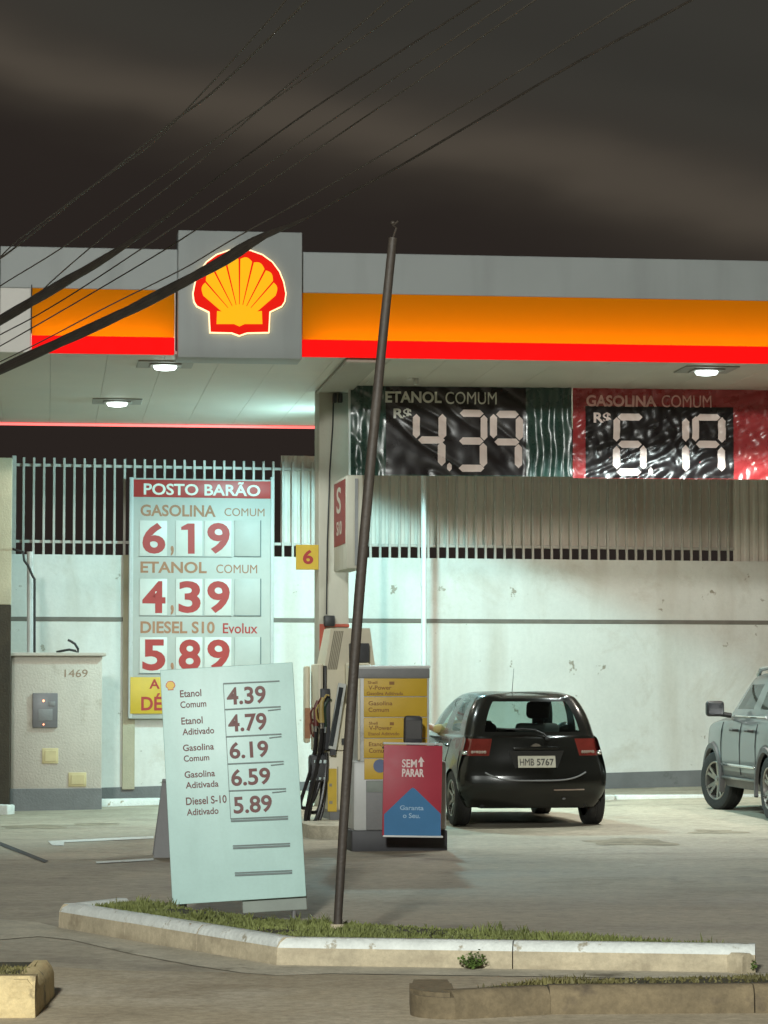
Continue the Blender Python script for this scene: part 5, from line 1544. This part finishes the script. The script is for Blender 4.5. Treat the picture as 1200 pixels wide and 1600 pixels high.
    for i in range(nh - 1):
        a_, b_, c_, d_ = prev[0][i], prev[0][i + 1], prev[1][i + 1], prev[1][i]
        q = []
        for v_ in (a_, d_, c_, b_):
            if v_ not in q: q.append(v_)
        if len(q) > 2:
            f = bm.faces.new(q); f.material_index = sp['idx'].setdefault('roof', len(sp['idx']))
    bmesh.ops.recalc_face_normals(bm, faces=bm.faces[:])
    me = bpy.data.meshes.new('cage'); bm.to_mesh(me); bm.free()
    for r in sp['idx']:
        me.materials.append(M['interior'])
    for p in me.polygons: p.use_smooth = True
    ob = bpy.data.objects.new('cage', me); COL.objects.link(ob)
    md = ob.modifiers.new('s', 'SUBSURF'); md.levels = 2; md.render_levels = 2
    dg = bpy.context.evaluated_depsgraph_get()
    fine = bpy.data.meshes.new_from_object(ob.evaluated_get(dg))
    bpy.data.objects.remove(ob)
    out = {}
    for rname, ix in sp['idx'].items():
        b2 = bmesh.new(); b2.from_mesh(fine)
        bmesh.ops.delete(b2, geom=[f for f in b2.faces if f.material_index != ix], context='FACES')
        for f in b2.faces: f.material_index = 0; f.smooth = True
        m2 = bpy.data.meshes.new(rname); b2.to_mesh(m2); b2.free()
        out[rname] = m2
    return out

def wheel(parent, x, y, r, w, spokes, steer=0.0, side=-1, dark=True):
    """wheel with its outer face towards side*x"""
    mt = Matrix.Translation((x, y, r)) @ Matrix.Rotation(R(steer), 4, 'Z')
    if side < 0:
        mt = mt @ Matrix.Rotation(pi, 4, 'Z')
    h = w / 2
    mb = MB(); rr = r * 0.66
    mb.lathe([(rr, -h * 0.9), (r * 0.86, -h), (r * 0.95, -h * 0.93), (r, -h * 0.7), (r, -h * 0.1), (r * 0.985, -h * 0.06), (r * 0.985, h * 0.06), (r, h * 0.1), (r, h * 0.7), (r * 0.95, h * 0.93), (r * 0.86, h), (rr, h * 0.9)], None, 40)
    wo = mb.build('wheel', M['tyre'], parent, mt, angle=30)
    mb = MB()
    mb.lathe([(rr + 0.002, h * 0.88), (rr * 0.97, h * 0.96), (rr * 0.91, h * 0.9), (rr * 0.88, h * 0.45), (rr * 0.88, -h * 0.8)], None, 40)
    n = spokes
    for k in range(n):
        for dlt in ((-0.16, 0.16) if n <= 5 else (0,)):
            a = 2 * pi * k / n
            r0_, r1_ = r * 0.10, rr * 0.92
            a1 = a + dlt * 1.3
            wd = 0.022 * r / 0.33
            p0 = Vector((h * 0.62, r0_ * cos(a + dlt * 0.5), r0_ * sin(a + dlt * 0.5))); p1 = Vector((h * 0.85, r1_ * cos(a1), r1_ * sin(a1)))
            t = (p1 - p0).normalized(); nn = t.cross(Vector((1, 0, 0))).normalized() * wd
            X = Vector((0.02, 0, 0))
            mb.hexa([p0 - nn - X, p0 + nn - X, p0 + nn, p0 - nn, p1 - nn * 0.8 - X, p1 + nn * 0.8 - X, p1 + nn * 0.8, p1 - nn * 0.8])
    mb.lathe([(r * 0.17, h * 0.4), (r * 0.17, h * 0.68), (r * 0.13, h * 0.76), (0, h * 0.78)], None, 24)
    mb.build('rim', M['rim'], wo, angle=30)
    mb = MB(); mb.lathe([(rr * 0.89, -h * 0.5), (rr * 0.5, -h * 0.2), (0, -h * 0.2)], None, 32); mb.build('brake', M['rim_dark'], wo)
    return wo

def seat(parent, x, y, z, w=0.5, bench=False):
    mb = MB(); mb.box(x - w / 2, x + w / 2, y - 0.25, y + 0.27, z, z + 0.16, 0.05, 3)
    rot = Matrix.Translation((0, y - 0.24, z + 0.1)) @ Matrix.Rotation(R(12), 4, 'X') @ Matrix.Translation((0, -(y - 0.24), -(z + 0.1)))
    mb.box(x - w / 2, x + w / 2, y - 0.30, y - 0.17, z + 0.1, z + 0.68, 0.05, 3, rot)
    so = mb.build('seat', M['seat_cloth'], parent)
    xs_ = [] if bench is None else ([x] if not bench else [x - w * 0.31, x + w * 0.31])
    for hx in xs_:
        mb = MB(); mb.box(hx - 0.135, hx + 0.135, y - 0.30, y - 0.19, z + 0.74, z + 0.93, 0.045, 3, rot)
        for q in (-0.06, 0.06):
            mb.tube([rot @ Vector((hx + q, y - 0.245, z + 0.6)), rot @ Vector((hx + q, y - 0.245, z + 0.8))], 0.007, 6)
        mb.build('headrest', M['seat_cloth'], so)
    return so

# ---------------------------------------------------------------- black hatchback
HX, HY = 1.535, 23.9 * S
hang = 0.62                                              # rear overhang behind the rear axle
hyaw = 9.6
hz = gz(HX, HY)
Mh = Matrix.Translation((HX, HY, hz)) @ Matrix.Rotation(R(hyaw), 4, 'Z') @ Matrix.Translation((0, -hang, 0))
hatch = thing('hatchback', 'black five door hatchback parked facing the white wall', 'car', Mh)
LH = 3.85
sp = dict(T=[0, 0.14, 0.30, 0.46, 0.60, 0.74, 0.88, 1.0], bow=0.13, rc=0.20, bowf=0.25, fc=0.22, ys=0.37, ye=LH - 0.55, wr=0.62, wf=0.62 + 2.46, R=0.345, wz=0.28, sill=0.21, L=LH,
          mid=[0.2, 0.4, 0.6, 0.8], idx={}, gbf=0.22, rear_lift=0.0,
          belt=lambda y: 0.955 - (max(y - 2.75, 0) * 0.14),
          prof=[(0.20, 0.74, 0.10, LH - 0.10), (0.30, 0.805, 0.035, LH - 0.03), (0.46, 0.838, 0.0, LH), (0.58, 0.842, 0.012, LH), (0.66, 0.825, 0.055, LH - 0.02), (0.80, 0.785, 0.082, LH - 0.08), (0.955, 0.74, 0.125, LH - 0.2)],
          gmap=[(0.0, 0.0), (0.12, 0.06), (0.30, 0.30), (0.36, 0.40), (0.50, 0.60), (0.62, 0.80), (0.75, 0.93), (1.0, 1.0)],
          green=[(0.968, 0.722, 0.155, 3.02, 0.10, 0.17, 0.0), (0.985, 0.712, 0.165, 2.95, 0.10, 0.17, 0.0), (1.20, 0.668, 0.235, 2.62, 0.09, 0.17, 0.01), (1.405, 0.560, 0.365, 2.22, 0.07, 0.16, 0.02), (1.432, 0.51, 0.36, 2.08, 0.06, 0.16, 0.03)],
          rings=[(0.86, 0.93, 0.018), (0.5, 0.6, 0.035), (0.2, 0.25, 0.04)])
def reg_h(l, kind, k, f):
    # bands: 0..6 lower body, 7 shoulder, 8 sill of windows, 9 windows, 10 header
    nb_ = 7
    if l < nb_:
        if kind in ('r', 'rc'):
            if l <= 2: return 'bumper'
            if (kind == 'rc' and k >= 0 or kind == 'r' and k >= 4) and l in (5, 6): return 'tail_lamp'
            if kind == 'rc' and l in (3, 4): return 'body'
            return 'tailgate' if kind == 'r' else 'body'
        if kind == 's' and k == 0 and l in (5, 6): return 'tail_lamp'
        if kind == 's' and l >= 1:
            y = f[0]
            if 0.62 + 0.345 * 1.06 < y + 0.0 < 1.62: return 'door_rear'
            if 1.62 <= y < 0.62 + 2.46 - 0.345 * 1.06: return 'door_front'
        return 'body'
    if l in (9, 10):
        if kind == 'r': return 'rear_glass'
        if kind == 'f': return 'windscreen'
        if kind == 's':
            if 0.13 < f[1] < 0.395: return 'side_glass_rear'
            if 0.46 < f[1] < 0.90: return 'side_glass_front'
        return 'body'
    if l == 8 and kind == 'r': return 'tailgate'
    if l >= 11: return 'roof'
    return 'body'
sp['regions'] = reg_h
parts = car_shell(sp)
NAMES = {'body': ('body', 'black_paint'), 'bumper': ('bumper', 'black_paint'), 'tailgate': ('tailgate', 'black_paint'), 'roof': ('roof', 'black_paint'), 'tail_lamp': ('tail_lamp', 'tail_red'),
         'rear_glass': ('rear_window', 'car_glass'), 'windscreen': ('windscreen', 'car_glass'), 'side_glass': ('side_window', 'car_glass'), 'door': ('door', 'black_paint')}
def add_car_parts(parts, root, names):
    made = {}
    for rname, me in parts.items():
        if not len(me.polygons): continue
        key = rname if rname in names else ('door' if rname.startswith('door') else 'side_glass' if rname.startswith('side_glass') else rname)
        nm, mt = names[key]
        if key == 'tail_lamp':
            for s_ in (-1, 1):
                b2 = bmesh.new(); b2.from_mesh(me)
                bmesh.ops.delete(b2, geom=[f for f in b2.faces if f.calc_center_median().x * s_ < 0], context='FACES')
                m2 = bpy.data.meshes.new(nm); b2.to_mesh(m2); b2.free()
                made[(nm, s_)] = link(nm, m2, M[mt], root, None, 40)
            continue
        par = root
        made[rname] = link(nm, me, M[mt], par, None, 40)
    for sd in ('_L', '_R'):
        for q in ('rear', 'front'):
            if 'door_' + q + sd in made and 'side_glass_' + q + sd in made:
                made['side_glass_' + q + sd].parent = made['door_' + q + sd]
    if 'tailgate' in made and 'rear_glass' in made:
        made['rear_glass'].parent = made['tailgate']
    return made
hm = add_car_parts(parts, hatch, NAMES)
def rear_y(x, z, s=None):
    s = s or sp
    w, yr, yf = interp(s['prof'], z)
    u = abs(x) / (w - s['rc'])
    return yr + s['bow'] * min(u, 1.1) ** 2
# clear lower strip of the lamps
for s_ in (-1, 1):
    lamp = hm.get(('tail_lamp', s_))
    if lamp:
        mb = MB()
        for k in range(6):
            x = s_ * (0.535 + 0.026 * k); z = 0.80
            mb.ball((x, rear_y(x, z) - 0.004, z), 0.016, 0.01, 0.018, 8, 6)
        mb.build('reflector', M['tail_clear'], lamp)
        mb = MB(); mb.ball((s_ * 0.735, rear_y(0.68, 0.79) + 0.03, 0.79), 0.035, 0.03, 0.028, 12, 8); mb.build('lamp_highlight', M['chrome'], lamp)  # added chrome ball stands in for the bright highlight on the lamp
tg = hm['tailgate']
# recess with number plate, handle bar, emblem
mb = MB(); mb.prism([(-0.30, 0.815), (-0.22, 0.60), (0.22, 0.60), (0.30, 0.815)], rear_y(0, 0.7) - 0.003, rear_y(0, 0.7) + 0.03)
mb.build('plate_recess', M['interior'], tg)
mb = MB(); mb.box(-0.205, 0.205, -0.004, 0.004, -0.065, 0.065, 0.003, 1)
plm = Matrix.Translation((0.0, rear_y(0, 0.70) - 0.016, 0.70)) @ Matrix.Rotation(R(-14), 4, 'X')
npl = mb.build('number_plate', M['plate'], tg, plm)
mb = MB(); text_fit(mb, 'HMB', -0.185, -0.042, -0.03, 0.032, -0.0045, bold=0.0); text_fit(mb, '5767', 0.0, -0.042, 0.185, 0.032, -0.0045, bold=0.012); mb.build('plate_text', M['plate_text'], npl)
mb = MB(); mb.box(-0.25, 0.25, rear_y(0, 0.84) - 0.022, rear_y(0, 0.84) + 0.02, 0.825, 0.86, 0.01, 2); mb.build('handle', M['black_paint'], tg)
mb = MB(); y_ = rear_y(0, 0.875) - 0.012
mb.prism([(-0.06, 0.865), (-0.03, 0.885), (0, 0.895), (0.035, 0.885), (0.06, 0.865), (0.0, 0.858)], y_ - 0.006, y_ + 0.012); mb.build('emblem', M['chrome'], tg)
# wiper
mb = MB(); 
def glass_pt(x, t):
    z = 0.985 + (1.405 - 0.985) * t; y = 0.165 + (0.365 - 0.165) * t - 0.03 * sin(pi * max(t, 0)) + 0.09 * (x / 0.5) ** 2
    return Vector((x, y - 0.022, z))
mb.tube([glass_pt(0.14, -0.10), glass_pt(0.10, 0.02), glass_pt(0.0, 0.12), glass_pt(-0.12, 0.15), glass_pt(-0.30, 0.14)], 0.011, 8, 0.007)
mb.tube([glass_pt(-0.40, 0.17), glass_pt(-0.2, 0.13), glass_pt(0.02, 0.13)], 0.008, 6); mb.ball(glass_pt(0.14, -0.10), 0.03, 0.02, 0.025)
mb.build('wiper', M['black_metal'], tg)
# bumper crease drawn in grey for its reflected light, reflector, rear valance
bp_ = hm['bumper']
mb = MB()
pts = []
for k in range(25):
    u = -1 + 2 * k / 24
    x = 0.55 * u; z = 0.50 + 0.085 * abs(u) ** 4
    pts.append((x, rear_y(x, z) - 0.002, z))
mb.tube(pts, 0.009, 6); mb.build('bumper_crease_glint', M['mid_grey'], bp_)
mb = MB(); pts = [(0.18 + 0.035 * k, rear_y(0.18 + 0.035 * k, 0.40) - 0.004, 0.40) for k in range(11)]; mb.tube(pts, 0.008, 6); mb.build('reflector_strip', M['tail_clear'], bp_)
mb = MB(); mb.ball((0.30, rear_y(0.3, 0.3) + 0.0, 0.305), 0.02, 0.01, 0.012, 8, 6); mb.build('sensor', M['mid_grey'], bp_)
# underbody, interior tub
mb = MB(); mb.box(-0.60, 0.60, 0.20, LH - 0.3, 0.20, 0.30, 0.03, 1); mb.box(-0.52, 0.52, 0.25, 0.5, 0.22, 0.55); mb.build('underbody', M['interior'], hatch)
mb = MB(); mb.box(-0.70, 0.70, 0.30, 2.75, 0.31, 0.36); mb.box(-0.62, 0.62, 0.24, 0.62, 0.84, 0.86, 0.004, 1); mb.box(-0.70, 0.70, 2.45, 2.95, 0.62, 0.97, 0.06, 2); mb.build('cabin_floor', M['interior'], hatch)
for x in (-0.36, 0.36):
    seat(hatch, x, 1.95, 0.42)
seat(hatch, 0, 1.02, 0.28, 1.2, None)
mb = MB(); c_ = Vector((-0.36, 2.38, 0.95))
mb.tube([c_ + Vector((0.18 * cos(a), 0.06 * sin(a) + 0.0, 0.18 * sin(a) * 0.9)) for a in [2 * pi * k / 24 for k in range(25)]], 0.013, 8); mb.tube([c_, c_ + Vector((0, 0.2, -0.08))], 0.03, 8); mb.tube([c_ + Vector((-0.18, 0, 0)), c_ + Vector((0.18, 0, 0))], 0.014, 6)
mb.build('steering_wheel', M['interior'], hatch)
for s_ in (-1, 1):
    mb = MB(); mb.ball((s_ * 0.90, 2.50, 1.02), 0.105, 0.05, 0.075, 14, 10); mb.tube([(s_ * 0.76, 2.52, 0.98), (s_ * 0.86, 2.50, 1.0)], 0.022, 8); mb.build('mirror', M['black_paint'], hatch)
for sd, s_ in (('_L', -1), ('_R', 1)):
    for q, yy in (('rear', 1.08), ('front', 1.78)):
        d_ = hm.get('door_' + q + sd)
        if d_:
            mb = MB(); mb.tube([(s_ * 0.75, yy, 0.855), (s_ * 0.785, yy + 0.03, 0.86), (s_ * 0.785, yy + 0.15, 0.86), (s_ * 0.75, yy + 0.18, 0.855)], 0.013, 8); mb.build('handle', M['black_paint'], d_)
# door gaps
for s_ in (-1, 1):
    for yy in (0.99, 1.62, 2.70):
        mb = MB(); mb.tube([(s_ * (interp(sp['prof'], z)[0] - 0.002), yy, z) for z in (0.30, 0.46, 0.58, 0.66, 0.80, 0.93)], 0.006, 4)
        mb.build('door_gap', M['seam'], hatch)
for s_ in (-1, 1):
    wheel(hatch, s_ * 0.735, 0.62, 0.30, 0.185, 7, 0, s_)
    wheel(hatch, s_ * 0.735, 0.62 + 2.46, 0.30, 0.185, 7, 0, s_)
mb = MB(); mb.tube([(-0.05, 1.05, 1.43), (-0.05, 0.95, 1.70)], 0.004, 5, 0.002); mb.build('antenna', M['black_metal'], hatch)

# ---------------------------------------------------------------- silver suv
sx = 4.33; sy = 24.2 * S
syaw = 6.3; half_t = 0.77
rx = sx + half_t * cos(R(syaw)); ry = sy + half_t * sin(R(syaw))
Ms = Matrix.Translation((rx, ry, gz(rx, ry))) @ Matrix.Rotation(R(syaw), 4, 'Z') @ Matrix.Translation((0, -0.82, 0))
suv = thing('suv', 'grey suv with roof rails and dark wheel arches parked to the right of the hatchback', 'car', Ms)
LS = 4.25
ss = dict(T=[0, 0.12, 0.24, 0.38, 0.55, 0.72, 0.88, 1.0], bow=0.10, rc=0.20, bowf=0.20, fc=0.24, ys=0.36, ye=LS - 0.50, wr=0.82, wf=0.82 + 2.57, R=0.425, wz=0.33, sill=0.30, L=LS,
          mid=[0.2, 0.4, 0.6, 0.8], idx={}, gbf=0.16, gtap=0.06,
          belt=lambda y: 1.08 - max(y - 3.0, 0) * 0.06,
          prof=[(0.30, 0.83, 0.06, LS - 0.08), (0.44, 0.885, 0.01, LS - 0.02), (0.60, 0.90, 0.0, LS), (0.80, 0.905, 0.03, LS - 0.01), (0.95, 0.895, 0.06, LS - 0.05), (1.08, 0.86, 0.10, LS - 0.16)],
          gmap=[(0.0, 0.0), (0.15, 0.12), (0.32, 0.36), (0.40, 0.46), (0.52, 0.62), (0.62, 0.78), (0.74, 0.93), (1.0, 1.0)],
          green=[(1.11, 0.835, 0.12, 3.25, 0.08, 0.16, 0.0), (1.15, 0.82, 0.13, 3.18, 0.08, 0.16, 0.0), (1.55, 0.70, 0.26, 2.68, 0.06, 0.14, 0.01), (1.62, 0.655, 0.28, 2.55, 0.06, 0.14, 0.02)],
          rings=[(0.88, 0.94, 0.018), (0.5, 0.6, 0.035), (0.2, 0.25, 0.04)])
def reg_s(l, kind, k, f):
    if l < 7:
        if kind == 's':
            y = f[0]
            near = min(abs(y - 0.82), abs(y - 3.39))
            if l <= 1 and near > 0.425: return 'cladding'
            if l <= 1 and near < 0.425: return 'cladding'
            if l >= 2:
                if 1.28 < y < 2.02: return 'door_rear'
                if 2.02 <= y < 2.93: return 'door_front'
            return 'body'
        if l <= 1: return 'cladding'
        if kind == 'rc' and l in (5, 6): return 'tail_lamp'
        return 'tailgate' if kind == 'r' else 'body'
    if l == 9:
        if kind == 'r': return 'rear_glass'
        if kind == 'f': return 'windscreen'
        if kind == 's':
            if 0.20 < f[1] < 0.455: return 'side_glass_rear'
            if 0.50 < f[1] < 0.92: return 'side_glass_front'
        return 'body'
    if l >= 10: return 'roof'
    return 'body'
ss['regions'] = reg_s
NS = dict(NAMES)
for k_ in ('body', 'tailgate', 'roof', 'door'):
    NS[k_] = (NS[k_][0], 'silver_paint')
NS['cladding'] = ('cladding', 'cladding')
for k_ in ('side_glass', 'rear_glass', 'windscreen'):
    NS[k_] = (NS[k_][0], 'car_glass_dark')
smade = add_car_parts(car_shell(ss), suv, NS)
mb = MB(); mb.box(-0.62, 0.62, 0.25, LS - 0.3, 0.26, 0.40, 0.03, 1); mb.build('underbody', M['interior'], suv)
mb = MB(); mb.box(-0.75, 0.75, 0.35, 3.0, 0.42, 0.47); mb.box(-0.76, 0.76, 2.75, 3.15, 0.72, 1.12, 0.06, 2); mb.build('cabin_floor', M['interior'], suv)
for x in (-0.38, 0.38):
    seat(suv, x, 2.12, 0.60)
seat(suv, 0, 1.22, 0.62, 1.25, True)
# arch flares (dark) as swept bands
def flare(parent, x, yc, Rr, zc, s_):
    mb = MB(); n = 20; prev = None
    for k in range(n + 1):
        a = R(-12) + (pi + R(24)) * k / n
        c, s2 = cos(a), sin(a)
        ring = [(x + s_ * 0.00, yc + (Rr - 0.012) * c, zc + (Rr - 0.012) * s2), (x + s_ * 0.035, yc + Rr * c, zc + Rr * s2), (x + s_ * 0.035, yc + (Rr + 0.055) * c, zc + (Rr + 0.055) * s2), (x - s_ * 0.02, yc + (Rr + 0.085) * c, zc + (Rr + 0.085) * s2)]
        ring = [mb.bm.verts.new(p) for p in ring]
        if prev:
            for j in range(3):
                mb._face([prev[j], prev[j + 1], ring[j + 1], ring[j]])
        prev = ring
    return mb.build('wheel_arch', M['cladding'], parent, angle=50)
for s_ in (-1, 1):
    for yc in (0.82, 3.39):
        flare(suv, s_ * 0.885, yc, 0.41, 0.33, s_)
# door trim strips, side step, handles
for s_ in (-1, 1):
    mb = MB(); mb.box(min(s_ * 0.895, s_ * 0.918), max(s_ * 0.895, s_ * 0.918), 1.30, 2.90, 0.545, 0.575, 0.006, 2); mb.build('door_moulding', M['chrome'], suv)
    mb = MB(); mb.box(min(s_ * 0.86, s_ * 0.905), max(s_ * 0.86, s_ * 0.905), 1.28, 2.92, 0.395, 0.425, 0.01, 2); mb.build('side_step', M['silver_paint'], suv)
    sd = '_L' if s_ < 0 else '_R'
    for q, yy in (('rear', 1.42), ('front', 2.14)):
        d_ = smade.get('door_' + q + sd)
        mb = MB(); xx = s_ * 0.905
        mb.tube([(xx - s_ * 0.02, yy, 0.965), (xx + s_ * 0.03, yy + 0.03, 0.968), (xx + s_ * 0.03, yy + 0.19, 0.968), (xx - s_ * 0.02, yy + 0.22, 0.965)], 0.016, 8)
        mb.build('handle', M['black_metal'], d_ or suv)
    for yy in (1.28, 2.02, 2.93):
        mb = MB(); mb.tube([(s_ * (interp(ss['prof'], z)[0] - 0.001), yy, z) for z in (0.46, 0.60, 0.80, 0.95, 1.05)], 0.006, 4)
        mb.build('door_gap', M['seam'], suv)
    # window line trim
    mb = MB(); mb.tube([(s_ * 0.842, 1.0, 1.125), (s_ * 0.842, 2.0, 1.125), (s_ * 0.82, 2.75, 1.125)], 0.011, 6); mb.build('window_trim', M['chrome'], suv)
    # roof rail
    mb = MB(); mb.tube([(s_ * 0.60, 0.55, 1.62), (s_ * 0.60, 0.66, 1.68), (s_ * 0.60, 1.4, 1.70), (s_ * 0.59, 2.2, 1.67), (s_ * 0.58, 2.38, 1.60)], 0.027, 8)
    mb.tube([(s_ * 0.60, 1.45, 1.60), (s_ * 0.60, 1.45, 1.69)], 0.02, 8); mb.build('roof_rail', M['chrome'], suv)
    # mirror
    mb = MB(); mb.box(min(s_ * 0.93, s_ * 1.14), max(s_ * 0.93, s_ * 1.14), 2.60, 2.72, 1.12, 1.30, 0.035, 3); mb.tube([(s_ * 0.84, 2.66, 1.13), (s_ * 0.98, 2.66, 1.15)], 0.03, 8)
    mi = mb.build('mirror', M['black_metal'], suv)
    mb = MB(); mb.box(min(s_ * 0.95, s_ * 1.12), max(s_ * 0.95, s_ * 1.12), 2.596, 2.5995, 1.145, 1.275); mb.build('mirror_glass', M['screen'], mi)
    wheel(suv, s_ * 0.775, 0.82, 0.35, 0.22, 5, 0, s_)
    wheel(suv, s_ * 0.775, 3.39, 0.35, 0.22, 5, 18, s_)

# ================================================================== DRIVER
def skin_mesh(name, pts, edges, m, parent, mtx, root=0, sub=2):
    me = bpy.data.meshes.new(name)
    me.from_pydata([p[:3] for p in pts], edges, [])
    ob = bpy.data.objects.new(name, me); COL.objects.link(ob)
    sk = ob.modifiers.new('skin', 'SKIN'); sk.use_smooth_shade = True
    ly = me.skin_vertices[0] if len(me.skin_vertices) else None
    if ly is None:
        bm = bmesh.new(); bm.from_mesh(me); bm.verts.layers.skin.verify(); bm.to_mesh(me); bm.free(); ly = me.skin_vertices[0]
    for i, p in enumerate(pts):
        ly.data[i].radius = (p[3], p[3] if len(p) < 5 else p[4]); ly.data[i].use_root = (i == root)
    sb_ = ob.modifiers.new('sub', 'SUBSURF'); sb_.levels = sub; sb_.render_levels = sub
    dg = bpy.context.evaluated_depsgraph_get()
    fine = bpy.data.meshes.new_from_object(ob.evaluated_get(dg))
    bpy.data.objects.remove(ob); bpy.data.meshes.remove(me)
    return link(name, fine, m, parent, mtx, 80)
drv = thing('person', 'driver in yellowish shirt with left arm out of the hatchback window', 'person', Mh)
bx_ = -0.36
B = [(bx_, 1.82, 0.62, 0.15), (bx_, 1.78, 0.82, 0.14), (bx_, 1.75, 1.02, 0.15), (bx_ - 0.06, 1.76, 1.09, 0.06), (bx_ - 0.11, 1.79, 1.19, 0.085), (bx_ - 0.13, 1.80, 1.26, 0.075),
     (bx_ - 0.19, 1.78, 1.06, 0.055), (-0.70, 1.93, 1.00, 0.045), (-0.80, 2.08, 1.06, 0.038), (-0.86, 2.26, 1.05, 0.030), (-0.88, 2.34, 1.03, 0.027),
     (bx_ + 0.19, 1.78, 1.06, 0.055), (bx_ + 0.24, 1.98, 0.86, 0.042), (bx_ + 0.16, 2.22, 0.93, 0.032), (bx_ + 0.13, 2.34, 0.97, 0.028),
     (bx_ - 0.10, 1.90, 0.60, 0.085), (bx_ - 0.13, 2.30, 0.64, 0.065), (bx_ - 0.12, 2.62, 0.42, 0.045), (bx_ + 0.10, 1.90, 0.60, 0.085), (bx_ + 0.13, 2.30, 0.64, 0.065), (bx_ + 0.12, 2.62, 0.42, 0.045)]
E = [(0, 1), (1, 2), (2, 3), (3, 4), (4, 5), (2, 6), (6, 7), (7, 8), (8, 9), (9, 10), (2, 11), (11, 12), (12, 13), (13, 14), (0, 15), (15, 16), (16, 17), (0, 18), (18, 19), (19, 20)]
fing = []
for hi, base in ((10, Vector((-0.88, 2.34, 1.03))), (14, Vector((bx_ + 0.13, 2.34, 0.97)))):
    for k in range(4):
        o = Vector(((k - 1.5) * 0.020, 0.035, 0.004))
        i0 = len(B); L_ = (0.030, 0.035, 0.033, 0.026)[k]
        B.append((*(base + o), 0.0095)); B.append((*(base + o + Vector((0, L_, -0.006))), 0.0085)); B.append((*(base + o + Vector((0, L_ * 1.6, -0.028))), 0.0075))
        E += [(hi, i0), (i0, i0 + 1), (i0 + 1, i0 + 2)]
    i0 = len(B); s_ = 1 if hi == 10 else -1
    B.append((*(base + Vector((s_ * 0.035, 0.005, -0.005))), 0.010)); B.append((*(base + Vector((s_ * 0.045, 0.035, -0.02))), 0.0085)); E += [(hi, i0), (i0, i0 + 1)]
skin_mesh('body', B, E, M['skin'], drv, None)
Sx = [(bx_, 1.82, 0.60, 0.165), (bx_, 1.78, 0.82, 0.155), (bx_, 1.75, 1.02, 0.165), (bx_, 1.76, 1.10, 0.085), (bx_ - 0.19, 1.78, 1.06, 0.072), (-0.66, 1.88, 1.02, 0.062), (-0.745, 1.99, 1.025, 0.056), (bx_ + 0.19, 1.78, 1.06, 0.072), (bx_ + 0.23, 1.92, 0.92, 0.058)]
skin_mesh('shirt', Sx, [(0, 1), (1, 2), (2, 3), (2, 4), (4, 5), (5, 6), (2, 7), (7, 8)], M['shirt'], drv, None)
skin_mesh('trousers', [(bx_, 1.84, 0.58, 0.16), (bx_ - 0.10, 1.90, 0.60, 0.1), (bx_ - 0.13, 2.30, 0.64, 0.08), (bx_ - 0.12, 2.60, 0.44, 0.06), (bx_ + 0.10, 1.90, 0.60, 0.1), (bx_ + 0.13, 2.30, 0.64, 0.08), (bx_ + 0.12, 2.60, 0.44, 0.06)],
          [(0, 1), (1, 2), (2, 3), (0, 4), (4, 5), (5, 6)], M['jeans'], drv, None)
mb = MB(); mb.ball((bx_ - 0.13, 1.775, 1.25), 0.088, 0.098, 0.088, 16, 12); mb.build('hair', M['hair'], drv)
mb = MB(); mb.ball((bx_ - 0.12, 1.885, 1.195), 0.014, 0.022, 0.02, 8, 6); mb.build('nose', M['skin'], drv)
for s_ in (-1, 1):
    mb = MB(); mb.ball((bx_ - 0.12 + s_ * 0.087, 1.79, 1.20), 0.012, 0.022, 0.032, 8, 6); mb.build('ear', M['skin'], drv)
    mb = MB(); mb.ball((bx_ - 0.12 + s_ * 0.032, 1.868, 1.22), 0.012, 0.008, 0.008, 8, 6); mb.build('eye', M['hair'], drv)

# ================================================================== STREET LAMP behind the viewer
sl_x, sl_y, sl_z = -2.6, -4.0, 8.2
lampt = thing('street_lamp', 'street lamp on a tall grey pole beside the road', 'street lamp', Matrix.Translation((sl_x - 2.0, sl_y, 0)))
mb = MB(); mb.tube([(0, 0, 0), (0, 0, 4), (0, 0, 7.9)], 0.09, 14, 0.055); mb.build('pole', M['mid_grey'], lampt)
mb = MB(); mb.tube([(0, 0, 7.8), (0.3, 0, 8.2), (1.0, 0.1, 8.38), (1.75, 0.2, 8.38)], 0.035, 10); mb.build('arm', M['mid_grey'], lampt)
mb = MB(); mb.box(1.7, 2.3, 0.05, 0.35, 8.30, 8.42, 0.04, 3); hdl = mb.build('lamp_head', M['mid_grey'], lampt)
mb = MB(); mb.box(1.85, 2.25, 0.09, 0.31, 8.28, 8.299); mb.build('lens', M['lens'], hdl)
ld = bpy.data.lights.new('street_light', 'SPOT'); ld.energy = POWER['street']; ld.color = (0.97, 1.0, 0.94); ld.spot_size = R(180); ld.spot_blend = 0.08; ld.shadow_soft_size = 0.7
lo = bpy.data.objects.new('street_light', ld); COL.objects.link(lo); lo.parent = lampt; lo.location = (2.05, 0.2, 8.2); lo.rotation_euler = (R(28), 0, 0)
